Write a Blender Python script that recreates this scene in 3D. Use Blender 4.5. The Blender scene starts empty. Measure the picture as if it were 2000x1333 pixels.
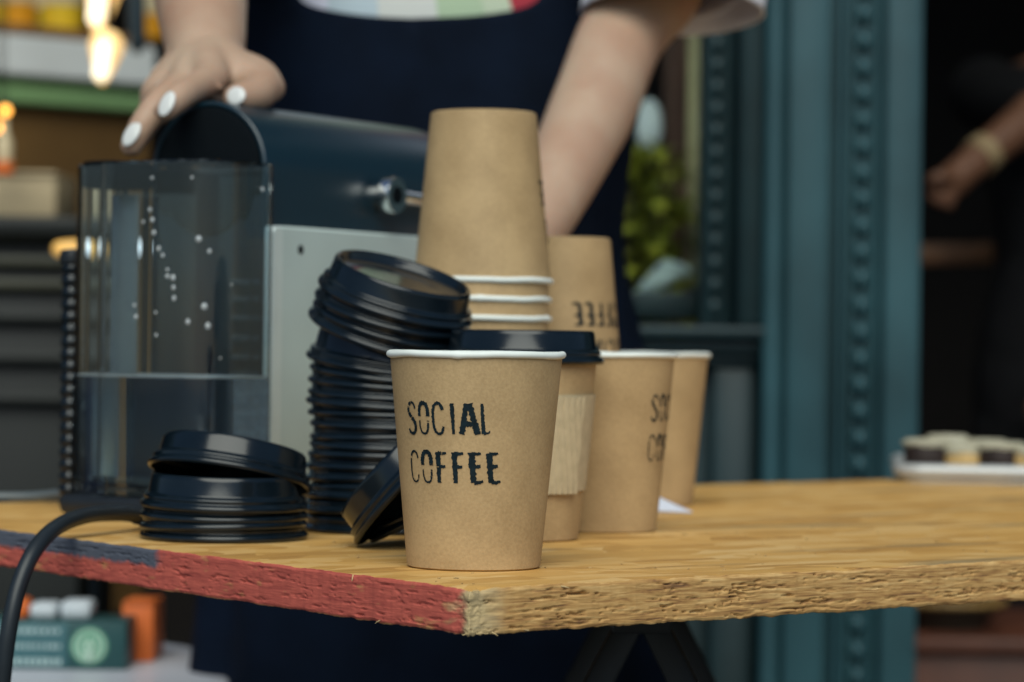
import bpy, bmesh, math, random
from mathutils import Vector, Matrix, noise as mnoise
random.seed(7)
R = math.radians
S = bpy.context.scene
COL = S.collection

# ------------------------------------------------------------------ camera
H = 0.90                      # table top above the ground
CAMH = 0.098                  # lens above the table top
FPX = 5555.0                  # focal length in pixels of a 2000 px wide frame
ROLL = R(0.70)
PITCH = math.atan(13.5 / FPX)
CAM = Vector((0, 0, H + CAMH))
cF = Vector((0, math.cos(PITCH), math.sin(PITCH)))
cR = Vector((math.cos(ROLL), 0, math.sin(ROLL)))
cR = (cR - cF * cR.dot(cF)).normalized()
cU = cR.cross(cF).normalized()
camd = bpy.data.cameras.new('camera')
camd.sensor_width = 36.0
camd.lens = FPX / 2000 * 36.0
camd.clip_start = 0.05
camd.clip_end = 500
camd.dof.use_dof = True
camd.dof.focus_distance = 1.238
camd.dof.aperture_fstop = 9.5
cam = bpy.data.objects.new('camera', camd)
COL.objects.link(cam)
m = Matrix.Identity(4)
for i in range(3):
    m[i][0], m[i][1], m[i][2], m[i][3] = cR[i], cU[i], -cF[i], CAM[i]
cam.matrix_world = m
S.camera = cam

def P(px, py, d):
    """the point seen at photo pixel (px, py) whose distance along the lens axis is d"""
    return CAM + d * (cF + cR * ((px - 1000) / FPX) - cU * ((py - 666.5) / FPX))

def onz(px, d, z=H):
    """the point at column px and distance d that has height z"""
    py = 680
    for _ in range(6):
        py += (P(px, py, d).z - z) / d * FPX
    return P(px, py, d)

def T(px, py, z=H):
    """the point of the level z seen at a pixel"""
    v = P(px, py, 1.0) - CAM
    return CAM + v * ((z - CAM.z) / v.z)

# ------------------------------------------------------------------ world, sun, exposure
SUN_EL, SUN_AZ = R(46), R(181)     # azimuth measured from +Y, clockwise; behind the camera
w = bpy.data.worlds.new('World'); S.world = w; w.use_nodes = True
nt = w.node_tree
bg = nt.nodes['Background']
sky = nt.nodes.new('ShaderNodeTexSky')
sky.sky_type = 'NISHITA'; sky.sun_disc = False
sky.sun_elevation = SUN_EL; sky.sun_rotation = SUN_AZ
sky.air_density = 1.0; sky.dust_density = 0.5; sky.ozone_density = 4.0
nt.links.new(sky.outputs[0], bg.inputs[0])
bg.inputs[1].default_value = 0.062
sl = bpy.data.lights.new('sun', 'SUN'); sl.energy = 2.75; sl.angle = R(55); sl.color = (0.98, 1.0, 0.88)
so = bpy.data.objects.new('sun', sl); COL.objects.link(so)
sdir = Vector((math.sin(SUN_AZ) * math.cos(SUN_EL), math.cos(SUN_AZ) * math.cos(SUN_EL), math.sin(SUN_EL)))
so.rotation_euler = sdir.to_track_quat('Z', 'Y').to_euler()
so.location = sdir * 20
vs = S.view_settings
vs.view_transform = 'Standard'; vs.look = 'None'; vs.gamma = 1.0; vs.exposure = 0.22
vs.use_curve_mapping = False
S.cycles.use_denoising = True
S.cycles.max_bounces = 12; S.cycles.transmission_bounces = 12; S.cycles.transparent_max_bounces = 12
S.cycles.sample_clamp_indirect = 6

# ------------------------------------------------------------------ materials
MATS = {}
def srgb(r, g, b):
    f = lambda c: (c / 255 / 12.92) if c <= 10 else ((c / 255 + .055) / 1.055) ** 2.4
    return (f(r), f(g), f(b))

def mat(name, col, rough=.5, metal=0.0, var=.12, scale=60, bump=0.0, bscale=None, trans=0.0, ior=1.45,
        emit=None, estr=0.0, coat=0.0, spec=.5, stretch=(1, 1, 1), detail=4, col2=None, sheen=0.0, rvar=.0):
    if name in MATS: return MATS[name]
    mt = bpy.data.materials.new(name); mt.use_nodes = True
    n, l = mt.node_tree.nodes, mt.node_tree.links
    b = n['Principled BSDF']
    b.inputs['Roughness'].default_value = rough
    b.inputs['Metallic'].default_value = metal
    b.inputs['IOR'].default_value = ior
    b.inputs['Transmission Weight'].default_value = trans
    b.inputs['Coat Weight'].default_value = coat
    b.inputs['Specular IOR Level'].default_value = spec
    b.inputs['Sheen Weight'].default_value = sheen
    if emit:
        b.inputs['Emission Color'].default_value = (*emit, 1)
        b.inputs['Emission Strength'].default_value = estr
    b.inputs['Base Color'].default_value = (*col, 1)
    tc = n.new('ShaderNodeTexCoord'); mp = n.new('ShaderNodeMapping')
    mp.inputs['Scale'].default_value = stretch
    l.new(tc.outputs['Object'], mp.inputs['Vector'])
    if var > 0:
        t = n.new('ShaderNodeTexNoise'); t.inputs['Scale'].default_value = scale; t.inputs['Detail'].default_value = detail
        l.new(mp.outputs[0], t.inputs['Vector'])
        r = n.new('ShaderNodeValToRGB')
        c2 = col2 or tuple(c * (1 - var) for c in col)
        r.color_ramp.elements[0].position = .3; r.color_ramp.elements[1].position = .7
        r.color_ramp.elements[0].color = (*c2, 1)
        r.color_ramp.elements[1].color = (*[min(1, c * (1 + var * .6)) for c in col], 1)
        l.new(t.outputs['Fac'], r.inputs['Fac']); l.new(r.outputs[0], b.inputs['Base Color'])
        if rvar:
            mr = n.new('ShaderNodeMapRange')
            mr.inputs['To Min'].default_value = max(0, rough - rvar); mr.inputs['To Max'].default_value = min(1, rough + rvar)
            l.new(t.outputs['Fac'], mr.inputs['Value']); l.new(mr.outputs[0], b.inputs['Roughness'])
    if bump > 0:
        t2 = n.new('ShaderNodeTexNoise'); t2.inputs['Scale'].default_value = bscale or scale * 3; t2.inputs['Detail'].default_value = 5
        l.new(mp.outputs[0], t2.inputs['Vector'])
        bp = n.new('ShaderNodeBump'); bp.inputs['Strength'].default_value = bump; bp.inputs['Distance'].default_value = .001
        l.new(t2.outputs['Fac'], bp.inputs['Height']); l.new(bp.outputs[0], b.inputs['Normal'])
    MATS[name] = mt
    return mt

KRAFT_A, KRAFT_B = (.48, .328, .165), (.355, .235, .112)
def kraft():
    if 'kraft' in MATS: return MATS['kraft']
    mt = mat('kraft', KRAFT_A, rough=.62, var=.001, bump=.12, bscale=900)
    n, l = mt.node_tree.nodes, mt.node_tree.links
    b = n['Principled BSDF']
    for lk in list(b.inputs['Base Color'].links): l.remove(lk)
    tc = n.new('ShaderNodeTexCoord')
    a = n.new('ShaderNodeTexNoise'); a.inputs['Scale'].default_value = 38; a.inputs['Detail'].default_value = 6
    c = n.new('ShaderNodeTexNoise'); c.inputs['Scale'].default_value = 700; c.inputs['Detail'].default_value = 4
    l.new(tc.outputs['Object'], a.inputs['Vector']); l.new(tc.outputs['Object'], c.inputs['Vector'])
    mx = n.new('ShaderNodeMath'); mx.operation = 'MULTIPLY_ADD'; mx.inputs[1].default_value = .40
    mx2 = n.new('ShaderNodeMath'); mx2.operation = 'MULTIPLY'; mx2.inputs[1].default_value = .60
    l.new(c.outputs['Fac'], mx.inputs[0]); l.new(a.outputs['Fac'], mx2.inputs[0]); l.new(mx2.outputs[0], mx.inputs[2])
    r = n.new('ShaderNodeValToRGB')
    r.color_ramp.elements[0].position = .36; r.color_ramp.elements[0].color = (*KRAFT_B, 1)
    r.color_ramp.elements[1].position = .62; r.color_ramp.elements[1].color = (*KRAFT_A, 1)
    l.new(mx.outputs[0], r.inputs['Fac']); l.new(r.outputs[0], b.inputs['Base Color'])
    return mt

M = dict(
    white_paper=mat('white_paper', (.76, .80, .76), .6, var=.06, scale=90),
    ink=mat('ink', (.006, .016, .022), .6, var=.5, scale=500, spec=.2),
    lid=mat('black_plastic_lid', (.004, .0085, .013), .18, var=.2, scale=60, rvar=.06, bump=.03, bscale=150),
    sleeve=mat('sleeve_card', (.50, .40, .25), .75, var=.12, scale=200, bump=.1),
    machine=mat('machine_blue_black', (.003, .020, .034), .31, var=.10, scale=300, bump=.05, bscale=900, spec=.8),
    cap=mat('cap_matte_black', (.003, .005, .007), .8, var=.15, scale=300, spec=.08),
    silver=mat('silver_panel', (.56, .66, .64), .45, metal=.12, var=.05, scale=20, bump=.02),
    silver_edge=mat('silver_edge', (.70, .78, .76), .35, metal=.2, var=.04),
    chrome=mat('chrome', (.75, .77, .76), .14, metal=1.0, var=.05),
    black_plastic=mat('black_plastic', (.010, .013, .017), .4, var=.2, scale=80),
    rubber=mat('black_rubber', (.014, .020, .026), .42, var=.2, scale=60),
    tank=mat('clear_tank', (.88, .965, 1.0), .006, trans=1.0, ior=1.40, var=0),
    water=mat('water', (.95, .98, 1.0), .0, trans=1.0, ior=1.333, var=0),
    droplet=mat('droplet', (.85, .90, .92), .05, trans=.55, ior=1.33, var=0),
    skin=mat('skin', (.43, .305, .22), .5, var=.18, col2=(.40, .24, .165), scale=22, bump=.06, bscale=500),
    nail=mat('white_nail', (.62, .63, .62), .15, var=.03),
    apron=mat('navy_apron', (.003, .0075, .019), .85, var=.35, scale=18, bump=.3, bscale=900, spec=.12),
    trouser=mat('dark_trousers', (.003, .006, .014), .85, var=.3, scale=25, bump=.2, spec=.2),
    hair=mat('brown_hair', (.05, .028, .015), .5, var=.4, scale=80, stretch=(1, 1, .1)),
    teal=mat('teal_paint', (.026, .078, .094), .42, var=.45, scale=5, bump=.10, bscale=60),
    teal_dark=mat('dark_teal_paint', (.007, .026, .031), .45, var=.3, scale=9, bump=.12, bscale=60),
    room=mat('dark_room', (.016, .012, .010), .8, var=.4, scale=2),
    glass=mat('window_glass', (.80, .85, .85), .02, trans=1.0, ior=1.05, var=0),
)

sk = M['skin'].node_tree.nodes['Principled BSDF']
sk.inputs['Subsurface Weight'].default_value = .25
sk.inputs['Subsurface Radius'].default_value = (1.0, .35, .2)
sk.inputs['Subsurface Scale'].default_value = .006

# ------------------------------------------------------------------ mesh helpers
def link(me, name, parent=None, mats=(), smooth=True):
    for mt in mats: me.materials.append(mt)
    if smooth:
        for p in me.polygons: p.use_smooth = True
    o = bpy.data.objects.new(name, me)
    COL.objects.link(o)
    if parent: o.parent = parent
    return o

def from_bm(bm, name, parent=None, mats=(), smooth=False, sharp=None):
    bmesh.ops.recalc_face_normals(bm, faces=bm.faces)
    me = bpy.data.meshes.new(name); bm.to_mesh(me); bm.free()
    o = link(me, name, parent, mats, smooth)
    if sharp:
        me.set_sharp_from_angle(angle=R(sharp))
    return o

def tag(o, label, cat, group=None):
    o['label'] = label; o['category'] = cat
    if group: o['group'] = group
    return o

def thing(name, label, cat, loc, rz=0.0, group=None):
    o = bpy.data.objects.new(name, None); COL.objects.link(o)
    o.empty_display_size = .02
    o.location = loc; o.rotation_euler = (0, 0, rz)
    return tag(o, label, cat, group)

def kind(o, k):
    o['kind'] = k
    return o

def copy_tree(o, parent=None):
    c = o.copy(); COL.objects.link(c); c.parent = parent
    for ch in list(o.children): copy_tree(ch, c)
    return c

def lathe_bm(prof, seg=96, mats=None, wob=None, close=False):
    """prof: list of (r, z); mats: material index for each profile span"""
    bm = bmesh.new(); rows = []
    for (r, z) in prof:
        if r < 1e-6:
            rows.append([bm.verts.new((0, 0, z))])
        else:
            row = []
            for k in range(seg):
                a = 2 * math.pi * k / seg
                rr, zz = (r, z) if wob is None else wob(r, z, a)
                row.append(bm.verts.new((rr * math.cos(a), rr * math.sin(a), zz)))
            rows.append(row)
    n = len(rows)
    for i in range(n if close else n - 1):
        A, B = rows[i], rows[(i + 1) % n]
        for k in range(seg):
            k2 = (k + 1) % seg
            if len(A) == 1 and len(B) == 1: continue
            if len(A) == 1: f = bm.faces.new((A[0], B[k], B[k2]))
            elif len(B) == 1: f = bm.faces.new((A[k], B[0], A[k2]))
            else: f = bm.faces.new((A[k], B[k], B[k2], A[k2]))
            if mats: f.material_index = mats[i]
    return bm

def box_bm(x0, x1, y0, y1, z0, z1, bevel=0.0, seg=2, bm=None):
    own = bm is None
    bm = bm or bmesh.new()
    r = bmesh.ops.create_cube(bm, size=1.0, matrix=Matrix.Translation(((x0 + x1) / 2, (y0 + y1) / 2, (z0 + z1) / 2)) @ Matrix.Diagonal((x1 - x0, y1 - y0, z1 - z0, 1)))
    if bevel:
        es = list({e for v in r['verts'] for e in v.link_edges})
        bmesh.ops.bevel(bm, geom=es, offset=bevel, segments=seg, affect='EDGES', profile=.5)
    return bm

def box(name, x0, x1, y0, y1, z0, z1, mt, parent=None, bevel=.002, seg=2):
    return from_bm(box_bm(x0, x1, y0, y1, z0, z1, bevel, seg), name, parent, [mt], smooth=bevel > 0, sharp=35)

def beam_bm(a, b, w, t, bevel=0.0):
    """a bar of w x t from a to b"""
    a, b = Vector(a), Vector(b)
    L = (b - a).length
    bm = box_bm(-w / 2, w / 2, -t / 2, t / 2, 0, L, bevel)
    q = (b - a).to_track_quat('Z', 'Y').to_matrix().to_4x4()
    bmesh.ops.transform(bm, matrix=Matrix.Translation(a) @ q, verts=bm.verts)
    return bm

def smooth_path(pts, n=8):
    pts = [Vector(p) for p in pts]
    out = []
    for i in range(len(pts) - 1):
        p0 = pts[max(i - 1, 0)]; p1 = pts[i]; p2 = pts[i + 1]; p3 = pts[min(i + 2, len(pts) - 1)]
        for k in range(n):
            t = k / n
            out.append(.5 * ((2 * p1) + (p2 - p0) * t + (2 * p0 - 5 * p1 + 4 * p2 - p3) * t * t + (3 * p1 - p0 - 3 * p2 + p3) * t ** 3))
    out.append(pts[-1])
    return out

def tube(bm, pts, rad, seg=14, cap=True, round_ends=False):
    """a tube along pts with one radius or a radius per point"""
    pts = [Vector(p) for p in pts]
    if not hasattr(rad, '__len__'): rad = [rad] * len(pts)
    rad = list(rad)
    if round_ends:
        d0 = (pts[0] - pts[1]).normalized(); d1 = (pts[-1] - pts[-2]).normalized()
        pre, post, rp, rq = [], [], [], []
        for a in (90, 65, 40, 20):
            s_, c_ = math.sin(R(a)), math.cos(R(a))
            pre.append(pts[0] + d0 * rad[0] * s_); rp.append(max(rad[0] * c_, rad[0] * .02))
            post.insert(0, pts[-1] + d1 * rad[-1] * s_); rq.insert(0, max(rad[-1] * c_, rad[-1] * .02))
        pts = pre + pts + post; rad = rp + rad + rq
    up = Vector((0, 0, 1)); rows = []
    t0 = (pts[1] - pts[0]).normalized()
    nrm = up.cross(t0)
    if nrm.length < .1: nrm = Vector((1, 0, 0)).cross(t0)
    nrm.normalize()
    for i, p in enumerate(pts):
        t = (pts[min(i + 1, len(pts) - 1)] - pts[max(i - 1, 0)]).normalized()
        nrm = (nrm - t * nrm.dot(t)).normalized()
        bn = t.cross(nrm)
        rows.append([bm.verts.new(p + (nrm * math.cos(2 * math.pi * k / seg) + bn * math.sin(2 * math.pi * k / seg)) * rad[i]) for k in range(seg)])
    for A, B in zip(rows, rows[1:]):
        for k in range(seg):
            bm.faces.new((A[k], A[(k + 1) % seg], B[(k + 1) % seg], B[k]))
    if cap:
        bm.faces.new(rows[0][::-1]); bm.faces.new(rows[-1])
    return bm

def ellipsoid(bm, c, rx, ry, rz, rot=None, u=20, v=14):
    mx = Matrix.Translation(Vector(c)) @ (rot.to_4x4() if rot else Matrix.Identity(4)) @ Matrix.Diagonal((rx, ry, rz, 1))
    bmesh.ops.create_uvsphere(bm, u_segments=u, v_segments=v, radius=1, matrix=mx)

def loft_rings(bm, rings, cap=True):
    rows = [[bm.verts.new(p) for p in r] for r in rings]
    n = len(rows[0])
    for A, B in zip(rows, rows[1:]):
        for k in range(n):
            bm.faces.new((A[k], A[(k + 1) % n], B[(k + 1) % n], B[k]))
    if cap:
        bm.faces.new(rows[0][::-1]); bm.faces.new(rows[-1])

def remeshed(bm, name, parent, mt, voxel, smooth_it=6):
    """fuse the overlapping pieces of bm into one continuous smooth skin"""
    bmesh.ops.recalc_face_normals(bm, faces=bm.faces)
    me = bpy.data.meshes.new(name + '_src'); bm.to_mesh(me); bm.free()
    tmp = bpy.data.objects.new('tmp', me); COL.objects.link(tmp)
    r = tmp.modifiers.new('r', 'REMESH'); r.mode = 'VOXEL'; r.voxel_size = voxel
    s = tmp.modifiers.new('s', 'SMOOTH'); s.factor = .5; s.iterations = smooth_it
    bpy.context.view_layer.update()
    dg = bpy.context.evaluated_depsgraph_get()
    out = bpy.data.meshes.new_from_object(tmp.evaluated_get(dg))
    out.name = name
    bpy.data.objects.remove(tmp); bpy.data.meshes.remove(me)
    out.materials.clear()
    return link(out, name, parent, [mt], True)

def fbm(x, y, z=0.0, o=4):
    return mnoise.fractal(Vector((x, y, z)), 1.0, 2.0, o)

# ------------------------------------------------------------------ ground
GM = mat('pavement', (.07, .07, .068), .85, var=.25, scale=3, bump=.3, bscale=120)
bm = bmesh.new(); bmesh.ops.create_grid(bm, x_segments=4, y_segments=4, size=60)
kind(from_bm(bm, 'ground', None, [GM]), 'structure')

# ------------------------------------------------------------------ the shop front behind
FY = 3.0                                     # face of the joinery
def fx(px, d=FY): return P(px, 680, d).x
def fz(py, d=FY, px=1600): return P(px, py, d).z

pil = thing('door_pillar', 'carved teal painted wooden pillar with a row of beads beside the dark doorway', 'pillar', (0, 0, 0))
x0, x1 = fx(1500), fx(1787)
box('shaft', x0, x1, FY, FY + .16, 0, 2.9, M['teal'], pil, .004)
box('raised_board', fx(1532), fx(1612), FY - .018, FY + .01, .02, 2.58, M['teal'], pil, .004)
box('raised_board', fx(1720), fx(1787) + .002, FY - .022, FY + .01, .02, 2.58, M['teal'], pil, .004)
box('fillet', fx(1628), fx(1640), FY - .026, FY + .01, .02, 2.58, M['teal'], pil, .004)
box('fillet', fx(1650), fx(1660), FY - .010, FY + .01, .02, 2.58, M['teal'], pil, .003)
box('fillet', fx(1700), fx(1711), FY - .012, FY + .01, .02, 2.58, M['teal'], pil, .003)
bm = bmesh.new(); tube(bm, [(fx(1507), FY - .004, .02), (fx(1507), FY - .004, 2.58)], .011, 16)
from_bm(bm, 'corner_roll', pil, [M['teal']], True, 40)
bm = bmesh.new(); ellipsoid(bm, (0, 0, 0), .0078, .013, .0115, u=14, v=10)
bead0 = from_bm(bm, 'bead', pil, [M['teal']], True)
zb = .60; first = True
while zb < 1.45:
    o = bead0 if first else bead0.copy()
    if not first: COL.objects.link(o)
    o.parent = pil; o.location = (fx(1679), FY - .003, zb + random.uniform(-.0006, .0006)); first = False
    zb += .0279

# window unit left of the pillar
win = thing('shop_window', 'dark teal shop window with carved frame and panelled base beside the pillar', 'window', (0, 0, 0))
wx0, wx1 = fx(700), fx(1500) - .002
sill_z = fz(640)
box('base_panel', wx0, wx1, FY + .05, FY + .12, 0, sill_z - .03, M['teal_dark'], win, .003)
box('sill', wx0, wx1 + .0, FY - .012, FY + .13, sill_z - .012, sill_z, M['teal_dark'], win, .004)
box('sill_moulding', wx0, wx1, FY + .006, FY + .12, sill_z - .030, sill_z - .013, M['teal_dark'], win, .005)
box('sill_moulding', wx0, wx1, FY + .018, FY + .12, sill_z - .042, sill_z - .031, M['teal_dark'], win, .004)
box('panel_stile', fx(1395), fx(1480), FY + .02, FY + .06, .05, sill_z - .045, M['teal_dark'], win, .006)
box('panel_stile', fx(1180), fx(1330), FY + .026, FY + .06, .05, sill_z - .045, M['teal_dark'], win, .006)
box('frame_post', fx(1440), wx1, FY + .005, FY + .12, sill_z, 2.4, M['teal_dark'], win, .006)
box('frame_post', fx(1372), fx(1440) - .001, FY + .045, FY + .12, sill_z, 2.4, M['teal_dark'], win, .006)
box('frame_post', wx0, wx0 + .06, FY + .01, FY + .12, sill_z, 2.4, M['teal_dark'], win, .006)
box('frame_head', wx0 + .06, fx(1372) - .001, FY + .01, FY + .12, 2.3, 2.4, M['teal_dark'], win, .006)
bm = bmesh.new(); ellipsoid(bm, (0, 0, 0), .008, .008, .0105, u=12, v=8)
kn0 = from_bm(bm, 'carved_knob', win, [M['teal_dark']], True)
zb = sill_z + .02; first = True
while zb < 1.45:
    o = kn0 if first else kn0.copy()
    if not first: COL.objects.link(o)
    o.parent = win; o.location = (fx(1400), FY + .045, zb); first = False
    zb += .0235
box('pane', wx0 + .06, fx(1372) - .001, FY + .075, FY + .079, sill_z, 2.3, M['glass'], win, 0)

# facade above and to the sides, outside the frame: it closes the room so that it is dark inside
fac = thing('facade', 'dark teal shop front above and beside the openings', 'facade', (0, 0, 0))
box('lintel', -3.6, 3.2, FY + .005, FY + .17, 2.9, 4.6, M['teal_dark'], fac, .004)
box('side_wall', -3.6, -2.7, FY + .005, FY + .17, 0, 2.9, M['teal_dark'], fac, .004)
box('side_wall', 1.35, 3.2, FY + .005, FY + .17, 0, 2.9, M['teal_dark'], fac, .004)
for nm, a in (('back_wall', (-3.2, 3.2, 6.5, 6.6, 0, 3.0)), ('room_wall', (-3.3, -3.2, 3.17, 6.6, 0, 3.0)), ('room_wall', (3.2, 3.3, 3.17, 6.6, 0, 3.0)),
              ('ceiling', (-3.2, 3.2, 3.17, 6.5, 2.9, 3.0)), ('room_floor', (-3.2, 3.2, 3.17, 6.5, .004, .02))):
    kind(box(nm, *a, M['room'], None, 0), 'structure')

# objects put behind the pane in place of the reflections on it
g = thing('reflection_post', 'brown wooden post standing in for a reflection in the shop window', 'post', (0, 0, 0))
box('shaft', fx(1290, 3.5), fx(1337, 3.5), 3.5, 3.55, .02, 2.4, mat('brown_post', (.09, .038, .02), .6, var=.3, stretch=(1, 1, .1)), g, .004)
box('foot', fx(1286, 3.5), fx(1341, 3.5), 3.495, 3.555, .0201, .10, MATS['brown_post'], g, .004)
o = box('reflection_strip', fx(1338, 3.4), fx(1362, 3.4), 3.40, 3.41, fz(560, 3.4, 1350), 2.4, mat('cream_strip', (.70, .62, .34), .8, var=.1), None, .003)
tag(o, 'narrow cream strip standing in for a window reflection beside the brown post', 'curtain')
# yellow-green leafy plant in a pot, for the foliage reflected in the pane
def leaf_plant(name, label, cat, base, h, spread, n, colA, seed):
    rnd = random.Random(seed)
    t = thing(name, label, cat, base)
    b = bmesh.new()
    for i in range(n):
        z = rnd.uniform(.1, 1) * h; a = rnd.uniform(0, 2 * math.pi); rr = spread * math.sqrt(rnd.random()) * (1.1 - .5 * z / h)
        c = Vector((rr * math.cos(a), rr * math.sin(a), z))
        L = rnd.uniform(.025, .05); W = L * .42
        q = Matrix.Rotation(rnd.uniform(0, 6.3), 3, 'Z') @ Matrix.Rotation(rnd.uniform(-1, 1.2), 3, 'X')
        pts = [(0, 0, 0), (W * .5, L * .35, .004), (W * .45, L * .7, .004), (0, L, 0), (-W * .45, L * .7, .004), (-W * .5, L * .35, .004)]
        vsx = [b.verts.new(c + q @ Vector(p)) for p in pts]
        b.faces.new(vsx)
    f = from_bm(b, 'foliage', t, [colA]); f['kind'] = 'stuff'
    b = bmesh.new()
    for i in range(7):
        a = i * .9
        tube(b, smooth_path([(0, 0, -.02), (spread * .3 * math.cos(a), spread * .3 * math.sin(a), h * .5), (spread * .5 * math.cos(a), spread * .5 * math.sin(a), h * .95)], 5), .003, 6)
    from_bm(b, 'stem', t, [mat('plant_stem', (.07, .06, .02), .7)], True)
    from_bm(lathe_bm([(0, -.14), (.05, -.14), (.068, -.01), (.072, -.01), (.072, 0), (.062, 0), (.060, -.02), (0, -.02)], 28), 'pot', t, [mat('plant_pot', (.03, .035, .035), .6)], True, 40)
    return t
leafm = mat('yellow_green_leaf', (.34, .32, .03), .55, var=.4, scale=20, col2=(.14, .19, .02))
box('ledge_board', fx(1010, 3.5), fx(1290, 3.5), 3.28, 3.46, .60, .62, M['teal_dark'], win, .003)
leaf_plant('reflection_plant', 'yellow green leafy plant in a pot, in place of foliage reflected in the pane', 'plant', (fx(1238, 3.36), 3.36, .762), .46, .085, 700, leafm, 3)
# a white folded cloth in place of a low reflection and a pale lamp globe higher up
clm = mat('pale_cloth', (.42, .52, .50), .8, var=.25, scale=40)
b = bmesh.new()
for i in range(5):
    q = Matrix.Rotation(R(-18 + 9 * i), 3, 'Y')
    ellipsoid(b, (fx(1275 + 12 * i, 3.2), 3.2 + .006 * i, fz(560 - 6 * i, 3.2, 1290) + .002 * i), .022, .02, .0065, q, 14, 8)
b2 = remeshed(b, 'reflection_cloth', None, clm, .003, 3)
tag(b2, 'crumpled pale cloth standing in for a low reflection in the window pane', 'cloth')
box('cloth_ledge', fx(1190, 3.2), fx(1370, 3.2), 3.13, 3.27, fz(572, 3.2, 1290) - .03, fz(572, 3.2, 1290), M['teal_dark'], win, .003)
gl = thing('lamp_globe', 'pale glass lamp globe hanging inside the window above the plant', 'lamp', (fx(1262, 3.45), 3.45, fz(245, 3.45, 1262)))
b = bmesh.new(); ellipsoid(b, (0, 0, 0), .016, .016, .032)
from_bm(b, 'globe', gl, [mat('globe_glass', (.55, .62, .60), .3, var=.15, scale=30, emit=(.7, .85, .85), estr=.15)], True)
b = bmesh.new(); tube(b, [(0, 0, .03), (0, 0, 1.2)], .002, 8); from_bm(b, 'cord', gl, [M['rubber']], True)

# ------------------------------------------------------------------ interior on the right
rail = thing('wooden_rail', 'dim brown wooden rail crossing the dark doorway', 'rail', (0, 0, 0))
from_bm(beam_bm(P(1700, 500, 4.7), P(2250, 488, 4.7), .03, .034, .004), 'bar', rail, [mat('rail_wood', (.22, .10, .045), .5, var=.3, scale=12)], True, 40)
for px in (1720, 2200):
    from_bm(beam_bm(P(px, 505, 4.72), Vector((P(px, 505, 4.72).x, 4.72 * math.cos(PITCH), .01)), .035, .035, .003), 'post', rail, [MATS['rail_wood']], True, 40)
cab = thing('low_cabinet', 'reddish brown wooden cabinet low in the dark doorway', 'cabinet', (0, 0, 0))
cz = fz(1245, 3.6, 1900)
rw = mat('red_brown_wood', (.10, .033, .018), .5, var=.35, scale=9, stretch=(1, 1, .15))
box('carcass', fx(1700, 3.6), fx(2400, 3.6), 3.6, 4.0, .02, cz - .02, rw, cab, .004)
box('top', fx(1690, 3.6), fx(2410, 3.6), 3.585, 4.02, cz - .0195, cz, rw, cab, .004)
box('plinth', fx(1710, 3.6), fx(2390, 3.6), 3.59, 3.602, .03, .12, rw, cab, .003)
bk = thing('wicker_basket', 'dark shallow basket with a golden rim on the red brown cabinet', 'basket', (fx(1850, 3.72), 3.72, cz))
from_bm(lathe_bm([(0, 0), (.05, 0), (.075, .035), (.078, .035), (.078, .030), (.05, .006), (0, .006)], 40), 'bowl', bk, [mat('basket_dark', (.03, .02, .012), .7, bump=.5, bscale=200)], True, 40)
b = bmesh.new(); tube(b, [(.077 * math.cos(a * R(9)), .077 * math.sin(a * R(9)), .036) for a in range(41)], .005, 8)
from_bm(b, 'rim', bk, [mat('basket_gold', (.30, .18, .06), .5, var=.3, scale=100)], True)

# ------------------------------------------------------------------ interior on the left: bar counter, bottles, lamps
DL = 4.0
ctr = thing('bar_counter', 'bar shelf with pale grey slab, green fascia and brown panel inside the shop', 'counter', (0, 0, 0))
def slab(name, pyl0, pyl1, pyr0, pyr1, dl, dr, depth, mt, pxr=305, pxl=-350):
    """a board whose front face runs from column pxl to pxr, receding to the right"""
    tt = (0 - pxl) / (pxr - pxl)
    def lerp_out(a, c):   # value at pxl from values at 0 and pxr
        return a - (c - a) * tt / (1 - tt)
    A0 = P(0, pyl0, dl); A1 = P(0, pyl1, dl); B0 = P(pxr, pyr0, dr); B1 = P(pxr, pyr1, dr)
    ztop, zbot = (A0.z + B0.z) / 2, (A1.z + B1.z) / 2
    dirv = (Vector((B0.x, B0.y, 0)) - Vector((A0.x, A0.y, 0)))
    st = Vector((B0.x, B0.y, 0)) - dirv.normalized() * (dirv.length * 3.2)
    en = Vector((B0.x, B0.y, 0))
    nrm = Vector((-dirv.y, dirv.x, 0)).normalized()
    b = bmesh.new()
    q = [st, en, en + nrm * depth, st + nrm * depth]
    lo = [b.verts.new((p.x, p.y, zbot)) for p in q]; hi = [b.verts.new((p.x, p.y, ztop)) for p in q]
    b.faces.new(lo[::-1]); b.faces.new(hi)
    for k in range(4): b.faces.new((lo[k], lo[(k + 1) % 4], hi[(k + 1) % 4], hi[k]))
    bmesh.ops.bevel(b, geom=list(b.edges), offset=.003, segments=2, affect='EDGES')
    return from_bm(b, name, ctr, [mt], True, 35), st, en, nrm, ztop
_, st, en, nrm, ztop = slab('slab', 62, 146, 96, 166, 3.92, 4.08, .32, mat('pale_slab', (.75, .78, .78), .4, var=.08, scale=5))
slab('fascia', 148, 196, 168, 222, 3.94, 4.10, .28, mat('green_fascia', (.27, .46, .20), .45, var=.12, scale=6), 296)
slab('front_panel', 200, 1200, 226, 1210, 3.97, 4.13, .24, mat('brown_panel', (.20, .105, .03), .6, var=.45, scale=3), 294)
slab('back_shelf', 40, 60, 74, 94, 4.0, 4.16, .22, mat('shelf_wood', (.22, .11, .04), .55, var=.3, scale=10), 300)
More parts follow.
